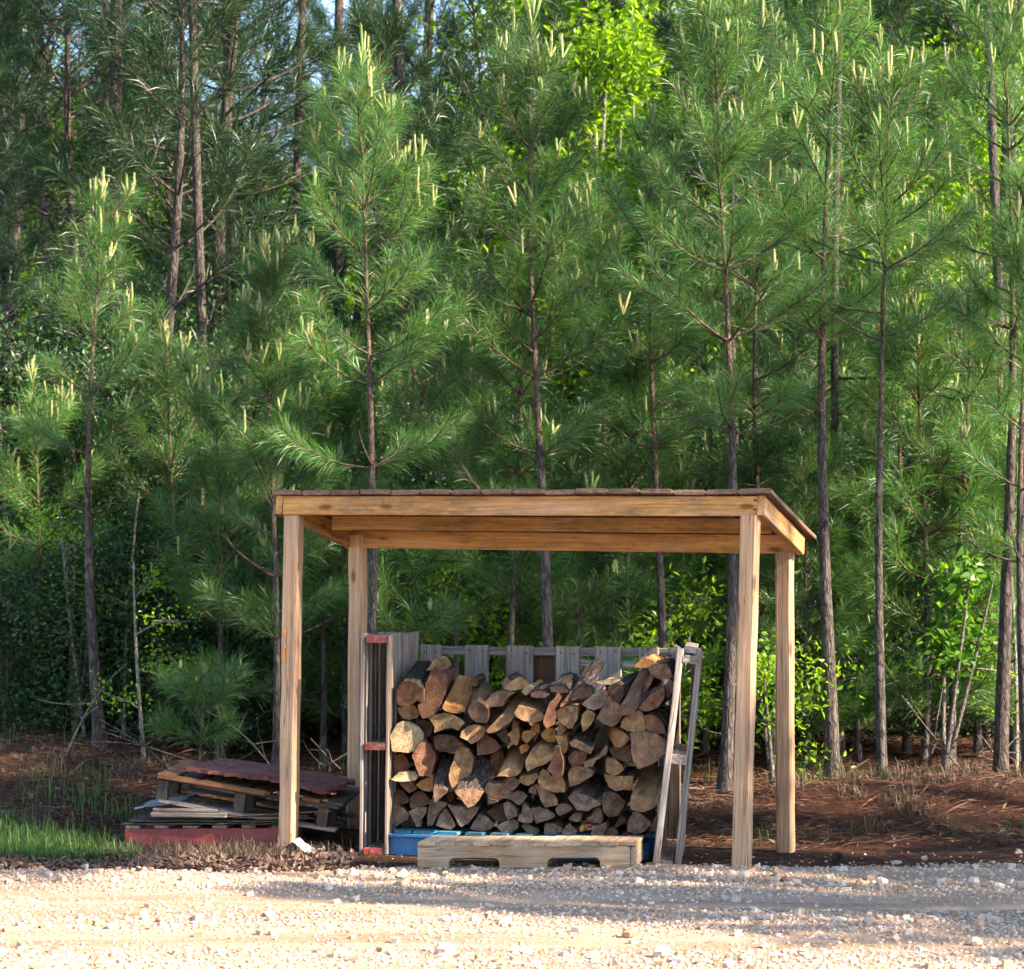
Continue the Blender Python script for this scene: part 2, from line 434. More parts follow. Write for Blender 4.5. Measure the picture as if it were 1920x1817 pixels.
def roadmat():
    n = NT('sandy_gravel')
    v = n.coords((1, 1, 1), rand=False)
    vs = n.coords((0.35, 2.6, 1), rand=False)
    tr = n.noise(vs, 1.2, 4, 0.55); b = n.noise(v, 48, 6, 0.75)
    vo = n.new('ShaderNodeTexVoronoi', Scale=85.0); n.l(v, vo.inputs['Vector'])
    c = n.ramp([(0.28, (0.18, 0.115, 0.075)), (0.5, (0.34, 0.24, 0.165)), (0.72, (0.48, 0.37, 0.28))]); n.l(b, c.inputs[0])
    st = n.mix(0.45, c.outputs[0], n.mix(1.0, vo.outputs['Color'], (0.60, 0.50, 0.40), 'MULTIPLY'), 'SOFT_LIGHT')
    sand = n.ramp([(0.42, (0, 0, 0)), (0.62, (0.75,) * 3)]); n.l(tr, sand.inputs[0])
    n.l(n.mix(sand.outputs[0], st, (0.46, 0.325, 0.235)), n.b.inputs['Base Color'])
    n.b.inputs['Roughness'].default_value = 0.95; n.b.inputs['Specular IOR Level'].default_value = 0.1
    n.bump(b, 0.7, 0.02)
    return n.m
def stonemat():
    n = NT('gravel_stone')
    at = n.n.new('ShaderNodeAttribute'); at.attribute_name = 'rnd'
    c = n.ramp([(0.0, (0.36, 0.205, 0.125)), (0.22, (0.52, 0.35, 0.245)), (0.5, (0.58, 0.44, 0.335)), (0.8, (0.66, 0.545, 0.45)), (0.95, (0.50, 0.42, 0.39)), (1.0, (0.32, 0.14, 0.08))])
    n.l(at.outputs['Fac'], c.inputs[0])
    v = n.coords((1, 1, 1), rand=False); g = n.noise(v, 60, 5, 0.7)
    f = n.ramp([(0.3, (0.6, 0.55, 0.5)), (0.65, (1, 1, 1))]); n.l(g, f.inputs[0])
    n.l(n.mix(0.7, c.outputs[0], f.outputs[0], 'MULTIPLY'), n.b.inputs['Base Color'])
    n.b.inputs['Roughness'].default_value = 0.9; n.b.inputs['Specular IOR Level'].default_value = 0.2
    n.bump(g, 0.4, 0.006)
    return n.m
M['ground'] = groundmat(); M['road'] = roadmat(); M['stone'] = stonemat()
n = NT('white_plastic'); v = n.coords((6, 6, 6)); g = n.noise(v, 2, 5, 0.6)
c = n.ramp([(0.3, (0.45, 0.41, 0.36)), (0.6, (0.75, 0.72, 0.68))]); n.l(g, c.inputs[0]); n.l(c.outputs[0], n.b.inputs['Base Color']); n.b.inputs['Roughness'].default_value = 0.6
M['white'] = n.m
n = NT('grey_sheet'); v = n.coords((5, 5, 5)); g = n.noise(v, 2, 5, 0.6)
c = n.ramp([(0.3, (0.07, 0.07, 0.075)), (0.65, (0.22, 0.22, 0.235))]); n.l(g, c.inputs[0]); n.l(c.outputs[0], n.b.inputs['Base Color']); n.b.inputs['Roughness'].default_value = 0.7
M['sheet'] = n.m
n = NT('nail_head'); n.b.inputs['Base Color'].default_value = (0.03, 0.025, 0.022, 1); n.b.inputs['Roughness'].default_value = 0.7; n.b.inputs['Metallic'].default_value = 0.5
M['nail'] = n.m

# ------------------------------------------------------------------ ground and road
def road_edge(x):
    return 13.62 + 0.18 * sst((x + 1.7) / 1.2) + 0.1 * sst((x - 1.2) / 1.0) + 0.38 * wav(x, x * 0.3, 5.0) + 0.14 * wav(x + 2, x, 17.0)
def grid_mesh(name, xs, ys, zf, mat):
    X, Y = np.meshgrid(xs, ys); Z = zf(X, Y)
    a = Acc(); nx, ny = len(xs), len(ys)
    i = np.arange(ny - 1)[:, None] * nx + np.arange(nx - 1)[None, :]
    a.add(np.stack([X, Y, Z], -1), np.stack([i, i + 1, i + nx + 1, i + nx], -1))
    return a.mesh(name, mat)
xs = np.concatenate([np.linspace(-400, -30, 12), np.linspace(-25, -6.2, 14), np.arange(-6, 6.01, 0.06), np.linspace(6.2, 25, 14), np.linspace(30, 400, 12)])
ys = np.concatenate([np.linspace(-200, 4, 10), np.linspace(5, 13, 12), np.arange(13.2, 20, 0.06), np.arange(20, 45, 0.5), np.linspace(46, 600, 16)])
g = obj('ground', grid_mesh('ground', xs, ys, lambda x, y: gz(x, y) - 0.07 * sst((road_edge(x) - .35 - y) / .3), M['ground'])); tag(g, kind='structure')
def rz(x, y):
    e = road_edge(x)
    ruts = -0.018 * np.exp(-((y - 12.15 + 0.1 * x) / 0.28) ** 2) - 0.012 * np.exp(-((y - 10.6) / 0.3) ** 2)
    return gz(x, y) + 0.016 - 0.06 * sst((y - e + 0.25) / 0.35) + ruts + 0.008 * wav(x, y, 5.0) + 0.004 * wav(y, x, 21.0)
xs = np.concatenate([np.linspace(-120, -5, 24), np.arange(-4.8, 4.81, 0.04), np.linspace(5, 120, 24)])
ys = np.concatenate([np.linspace(1, 9, 12), np.arange(9.2, 15.0, 0.04)])
g = obj('gravel_road', grid_mesh('gravel_road', xs, ys, rz, M['road'])); tag(g, kind='structure')

# ------------------------------------------------------------------ boards and pallets
def board(name, parent, p0, p1, w, t, mat, side=(0, 0, 1), jit=0.0015, ch=0.004, warp=0.0, seg=None):
    """plank from p0 to p1, width w along side, thickness t; chamfered section, slightly uneven"""
    p0, p1 = Vector(p0), Vector(p1)
    ax = (p1 - p0); L = ax.length; ax.normalize()
    sy = Vector(side) - ax * ax.dot(Vector(side)); sy.normalize()
    sz = ax.cross(sy)
    seg = seg or max(2, min(8, int(L / 0.25)))
    prof = np.array([(w/2-ch, -t/2), (w/2, -t/2+ch), (w/2, t/2-ch), (w/2-ch, t/2), (-w/2+ch, t/2), (-w/2, t/2-ch), (-w/2, -t/2+ch), (-w/2+ch, -t/2)])
    a = Acc(); xsn = np.linspace(-L / 2, L / 2, seg + 1)
    off = np.random.uniform(-jit, jit, (seg + 1, 1, 2)); bow = warp * (1 - (2 * xsn / L) ** 2)
    v = np.zeros((seg + 1, 8, 3)); v[:, :, 0] = xsn[:, None]
    v[:, :, 1:] = prof[None] + off + np.random.uniform(-jit * .5, jit * .5, (seg + 1, 8, 2))
    v[:, :, 2] += bow[:, None]
    v[0, :, 0] += np.random.uniform(-.003, .003, 8); v[-1, :, 0] += np.random.uniform(-.003, .003, 8)
    i = np.arange(seg)[:, None] * 8; j = np.arange(8)[None]; k = (j + 1) % 8
    q = np.stack([i + j, i + 8 + j, i + 8 + k, i + k], -1).reshape(-1, 4)
    n0 = (seg + 1) * 8
    vv = np.vstack([v.reshape(-1, 3), [[-L / 2, 0, 0], [L / 2, 0, bow[-1]]]])
    tr = [(n0, x, (x + 1) % 8) for x in range(8)] + [(n0 + 1, seg * 8 + (x + 1) % 8, seg * 8 + x) for x in range(8)]
    a.add(vv, q, tr)
    me = a.mesh(name, mat, smooth=False)
    mw = Matrix((ax, sy, sz)).transposed().to_4x4(); mw.translation = (p0 + p1) / 2
    return obj(name, me, parent, mw)

def extrude_poly(name, parent, O, ex, ez, pts, th, mat):
    """flat outline in the ex/ez plane, thickness th"""
    ex, ez = Vector(ex).normalized(), Vector(ez).normalized(); ey = ez.cross(ex)
    a = Acc(); n = len(pts)
    pts = np.array(pts, dtype=float)
    f = np.stack([pts[:, 0], np.zeros(n), pts[:, 1]], 1); b = f.copy(); b[:, 1] = th
    me = bpy.data.meshes.new(name)
    me.from_pydata([tuple(p) for p in np.vstack([f, b])], [], [list(range(n)), list(range(2 * n - 1, n - 1, -1))] + [[(i + 1) % n, i, i + n, (i + 1) % n + n] for i in range(n)])
    me.materials.append(mat)
    mw = Matrix((ex, ey, ez)).transposed().to_4x4(); mw.translation = Vector(O)
    return obj(name, me, parent, mw)

def pallet(root, O, ex, ey, ez, L, W, H, nd, nb, mdeck, mstr, bw=0.09, bt=0.017, st=0.038, mstr_end=None, skip=(), deckw=None):
    """stringers along ex (length L) at three places over ey (W); deck boards run along ey on top (ez) and below"""
    O, ex, ey, ez = Vector(O), Vector(ex).normalized(), Vector(ey).normalized(), Vector(ez).normalized()
    sh = H - 2 * bt
    for k, yy in enumerate((st / 2, W / 2, W - st / 2)):
        if ('s', k) in skip: continue
        c = O + ey * yy + ez * (H / 2)
        board('stringer', root, c, c + ex * L, sh - 0.002, st, mstr, side=ez)
    for tb, cnt in (('t', nd), ('b', nb)):
        for i in range(cnt):
            if (tb, i) in skip: continue
            xx = bw / 2 + (L - bw) * i / (cnt - 1) + (random.uniform(-.006, .006) if 0 < i < cnt - 1 else 0)
            zz = H - bt / 2 if tb == 't' else bt / 2
            c = O + ex * xx + ez * zz
            e = random.uniform(-.006, .006)
            m = mdeck[i % len(mdeck)] if isinstance(mdeck, list) else mdeck
            board('deck_board', root, c + ey * e, c + ey * (W + e), (deckw or bw) * random.uniform(.94, 1.04), bt, m, side=ex)

# ------------------------------------------------------------------ the woodshed
PL, PR = Vector((-1.28, 14.5, 0)), Vector((1.262, 13.57, 0))
U = (PR - PL).normalized(); V = Vector((-U.y, U.x, 0)); Zv = Vector((0, 0, 1))
SL = (PR - PL).length
shed = empty('woodshed', (PL + PR) / 2 + V * 0.45, 'open timber woodshed with four posts and a sloping plank roof over the firewood', 'shed')
def post(px0, py0, px1, py1, Y):
    b, t = P(px0, py0, Y), P(px1, py1, Y)
    b = b - (t - b).normalized() * 0.06
    return board('post', shed, b, t, 0.093, 0.093, M['post'], side=U, jit=0.0025, ch=0.011, seg=10)
YRL, YRR = 14.5 + 0.865, 13.57 + 0.865
fp = post(540, 1592, 551, 967, 14.5)
post(1390, 1632, 1407, 967, 13.57)
post(668, 1570, 672, 1003, YRL)
post(1473, 1618, 1471, 1034, YRR)
# front beam, rear beam, side rafters, middle purlin
BH = 0.108
a, b = P(533, 948, 14.48), P(1421, 949.5, 13.55)
front_a, front_b = a.copy(), b.copy()
board('front_beam', shed, a, b, BH, 0.04, M['cedar'], side=Zv, jit=0.001)
a, b = P(662, 1011, YRL), P(1492, 1021, YRR - .02)
rear_a, rear_b = a.copy(), b.copy()
board('rear_beam', shed, a, b, BH, 0.04, M['cedar'], side=Zv, jit=0.001)
mid = lambda f, k: (front_a.lerp(rear_a, k) if f == 0 else front_b.lerp(rear_b, k))
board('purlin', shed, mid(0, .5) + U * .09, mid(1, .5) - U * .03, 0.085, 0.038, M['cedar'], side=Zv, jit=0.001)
rl = (rear_a - front_a).normalized(); rr_ = (rear_b - front_b).normalized()
board('rafter', shed, front_a - U * .0235 - rl * .02, rear_a - U * .0235 + rl * .03, BH, 0.042, M['cedar'], side=Zv, jit=0.001)
board('rafter', shed, front_b + U * .0235 - rr_ * .02, rear_b + U * .0235 + rr_ * .03, BH, 0.042, M['cedar'], side=Zv, jit=0.001)
# roof boards, laid front to back with small gaps
NB = 16
ov0, ov1 = P(512, 924, 14.45), P(1450, 925, 13.5)
up = Zv * (BH / 2 + 0.016)
sl_l = (rear_a - front_a); sl_r = (rear_b - front_b)
for i in range(NB):
    k = (i + 0.5) / NB
    f = (front_a - U * .062).lerp(front_b + U * .088, k)
    r = (rear_a - U * .062).lerp(rear_b + U * .088, k)
    d = (r - f).normalized()
    w = SL * 1.062 / NB
    p0 = f + up - d * random.uniform(.035, .06); p1 = r + up + d * random.uniform(.12, .17)
    tl = random.uniform(-.006, .006)
    sd = U + Zv * random.uniform(-.022, .022)
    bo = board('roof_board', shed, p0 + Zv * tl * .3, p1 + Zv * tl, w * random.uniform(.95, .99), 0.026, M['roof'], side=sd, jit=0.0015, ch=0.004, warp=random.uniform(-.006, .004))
# nails along the front beam and knots
# nail heads and orange pencil-like marks on the near post
for (px, py, Y) in ((548, 957, 14.455), (541, 940, 14.46), (862, 955, 14.13), (1415, 955, 13.528), (1416, 938, 13.527), (700, 944, 14.29), (1130, 944, 13.83)):
    a = Acc(); c = P(px, py, Y)
    a.tube([c + V * .02, c - V * .004], [.006, .006], 8, cap=True)
    obj('nail', a.mesh('nail', M['nail']), shed, Matrix())
fd = (P(551, 967, 14.5) - P(540, 1592, 14.5)).normalized()
for (py, dx, h) in ((1187, .0, .018), (1212, .004, .012), (1226, -.001, .03)):
    c = P(533.5 + (1592 - py) * .0176 + dx * 300, py, 14.5) - V * .0495
    board('paint_mark', shed, c - fd * h, c + fd * h, .014, .003, M['orange'], side=U, ch=.0008)

# ------------------------------------------------------------------ firewood crib made of pallets
BA, BB = Vector((-0.724, 14.3, 0)), Vector((0.767, 13.77, 0))       # front foot of the blue pallet, flush with the posts
bU = (BB - BA).normalized(); bV = Vector((-bU.y, bU.x, 0)); BL = (BB - BA).length
root = empty('blue_pallet', (BA + BB) / 2 + bV * .45, 'long blue painted pallet carrying the stacked firewood', 'pallet')
zb = gz1(0, 14.1)
O = BA + bU * .012 + Zv * (zb - .005); BL -= .085
for k, yy in enumerate((.02, .20, .38)):
    c = O + bV * yy + Zv * .062
    board('stringer', root, c, c + bU * BL, .108, .038, M['blue'], side=Zv)
board('lead_board', root, O + bV * -.012 + Zv * .122, O + bV * -.012 + Zv * .118 + bU * BL, .02, .03, M['blue'], side=Zv)
xx = .05
for i in range(10):
    w = .125 if i in (1, 2) else .10
    c = O + bU * (xx + w / 2) + Zv * .1415
    board('deck_board', root, c - bV * .008, c + bV * .40, w, .018, M['teal'] if i != 6 else M['blue'], side=bU, ch=.002)
    xx += w + (.014 if i in (0, 1) else .05)

# upright pallet on the side of the stack with red-painted stringer ends
wV = Vector((.15, .989, 0)).normalized()
LP0 = P(722, 1604, 14.24); LP0.z = gz1(LP0.x, LP0.y)
root = empty('upright_pallet', LP0 - bU * .1 + wV * .4, 'grey pallet with red stringer ends standing upright beside the shed post', 'pallet')
lean = (Zv * 1.0 + bU * .012).normalized()
HT = 1.262
O = LP0 + bU * .005
th = 0.158
for k, h in enumerate((.022, .62, HT - .03)):
    c = O - bU * (th / 2 - .004) + lean * h
    s = board('stringer', root, c + wV * .012, c + wV * .92, .042, th - .036, M['greybrown'], side=lean)
    e = board('painted_end', s, c + wV * .003, c + wV * .0115, .040, th - .04, M['redend'], side=lean, seg=2, ch=.002)
for face in (0, 1):
    yy = 0.012
    for i in range(8):
        w = .088 if i else .075
        c = O - bU * (th if face else 0.002) + wV * (yy + w / 2) + bU * random.uniform(-.002, .002)
        board('deck_board', root, c + lean * random.uniform(0, .01), c + lean * (HT - random.uniform(0, .012)), w, .018, M['grey'] if (i + face) % 3 else M['greybrown'], side=wV, jit=.002)
        yy += w + random.uniform(.018, .04)

# back pallet
cV = Vector((.15, .989, 0)).normalized()
BK = BA + cV * .88
root = empty('back_pallet', BK + bU * .75, 'grey slatted pallet standing upright behind the firewood', 'pallet')
def at_plane(px, py, A, Uv, d=0.0, Vv=None):
    """intersection of a pixel ray with the vertical plane through A along Uv, moved back by d"""
    Vv = Vv or Vector((-Uv.y, Uv.x, 0))
    ray = Vector(((px - 960) / F_PX, 1.0, -(py - HORIZON) / F_PX))
    A2 = A + Vv * d
    t = (A2 - Vector((0, 0, CAM_Z))).dot(Vv) / ray.dot(Vv)
    return Vector((0, 0, CAM_Z)) + ray * t
for (x0, x1) in ((787, 830), (870, 917), (948, 1001), (1042, 1087), (1115, 1166), (1198, 1236), (1254, 1276)):
    tp = at_plane((x0 + x1) / 2, 1209 + (x0 - 787) * .012, BK, bU)
    bt_ = Vector((tp.x, tp.y, .06))
    w = (x1 - x0) / 336 * 1.07
    sl = board('deck_board', root, bt_, tp, w, .018, M['grey'], side=bU, jit=.002)
    for kx in (-.28, .28):
        q0 = tp + bU * (w * kx) - Zv * random.uniform(.02, .05) - bV * .012
        na = Acc(); na.tube([q0 + bV * .008, q0], [.005, .005], 7, cap=True); obj('nail', na.mesh('nail', M['nail']), sl, Matrix())
for k, (y0, h) in enumerate(((1219, .05), (1243, .04), (1380, .09), (1520, .09))):
    a_ = at_plane(776 if y0 != 1243 else 1085, y0, BK, bU, .032); b_ = at_plane(1272, y0 + 5, BK, bU, .032)
    board('stringer', root, a_, b_, h, .04, M['grey'], side=Zv)
for px in (818, 1021, 1140):
    tp = at_plane(px, 1226, BK, bU, .064)
    board('rear_board', root, Vector((tp.x, tp.y, .1)), tp, .135, .016, M['brownboard'], side=bU)

# leaning pallet closing the stack on the other side
root = empty('leaning_pallet', P(1250, 1632, 13.62) * 1.0, 'weathered grey pallet leaning outward at the end of the firewood stack', 'pallet')
Yl = 13.66
pV = Vector((.075, .997, 0))
def lp(px, py, dep): return P(px, py, Yl) + pV * dep
for (tx, ty, bx, by, m) in ((1276, 1216, 1229, 1634, 'grey'), (1313, 1219, 1269, 1634, 'greybrown')):
    for i in range(7):
        d = .01 + i * .135
        tw = .09
        lean_b = P(bx, by, Yl) + pV * (d + tw / 2) + bU * (.004 * i if bx > 1250 else .006 * i)
        lean_t = P(tx, ty, Yl) + pV * (d + tw / 2) + bU * (-.006 * i)
        board('deck_board', root, lean_b, lean_t, tw, .036 if i == 0 else .017, M['grey'] if i % 2 == 0 else M['greybrown'], side=pV, jit=.003)
for (xa, xb, y0, hh, dd) in ((1282, 1309, 1219, .035, .03), (1280, 1310, 1237, .045, .002), (1258, 1288, 1424, .055, .01), (1228, 1262, 1622, .05, .01)):
    c0 = P((xa + xb) / 2, y0, Yl)
    board('stringer', root, c0 + pV * dd, c0 + pV * (.93), hh, (xb - xa) / 336 - .006, M['grey'] if y0 != 1622 else M['greybrown'], side=(P(1276, 1216, Yl) - P(1229, 1634, Yl)))

# low skid pallet in front
S0 = P(783, 1635, 13.44); S1 = P(1181, 1635, 13.44); S0.z = S1.z = 0.02
root = empty('front_pallet', (S0 + S1) / 2 + Vector((0, .17, 0)), 'low bare wood pallet with two arched notches lying in front of the firewood', 'pallet')
sU = (S1 - S0).normalized(); sV = Vector((0.17, 0.985, 0)).normalized(); W = (S1 - S0).length
z0, z1 = .004, .118
def notch(c0, c1, top, r=.03, n=5):
    pts = [(c1, z0)]
    for i in range(n + 1):
        t = math.pi / 2 * i / n; pts.append((c1 - r + r * math.cos(t), top - r + r * math.sin(t)))
    for i in range(n + 1):
        t = math.pi / 2 * i / n; pts.append((c0 + r - r * math.sin(t), top - r + r * math.cos(t)))
    pts.append((c0, z0)); return pts
n1 = (W * .147, W * .385); n2 = (W * .611, W * .861)
outline = [(0, z0)] + [(0, z1), (W, z1), (W, z0)] + notch(n2[0], n2[1], .056) + notch(n1[0], n1[1], .056)
extrude_poly('stringer', root, S0, sU, Zv, outline, .038, M['skid'])
for dd in (.16, .33):
    extrude_poly('stringer', root, S0 + sV * dd, sU, Zv, outline, .038, M['skid'])
for i in range(12):
    w = W / 12 * 1.03
    c = S0 + sU * (W * 1.03 * (i + .5) / 12) + Zv * (.1285 + random.uniform(-.0015, .0015))
    board('deck_board', root, c - sV * random.uniform(.001, .008), c + sV * random.uniform(.355, .37), w * .985, .0195, M['skid'], side=sU, ch=.003)
board('end_block', root, S0 + sU * (W + .016) + Zv * .06 + sV * .0, S0 + sU * (W + .016) + Zv * .06 + sV * .36, .108, .026, M['skid'], side=Zv)
for dd in (.02, .30):
    board('bottom_board', root, S0 + sV * (dd + .05) + Zv * -.004, S1 + sV * (dd + .05) + Zv * -.004, .08, .014, M['greybrown'], side=sV)

# ------------------------------------------------------------------ split firewood
T = {1: (725, 1220, 10.094), 2: (725, 1400, 10.094), 3: (895, 1220, 10.094), 4: (895, 1400, 10.094), 5: (1065, 1220, 9.085), 6: (1065, 1390, 9.085)}
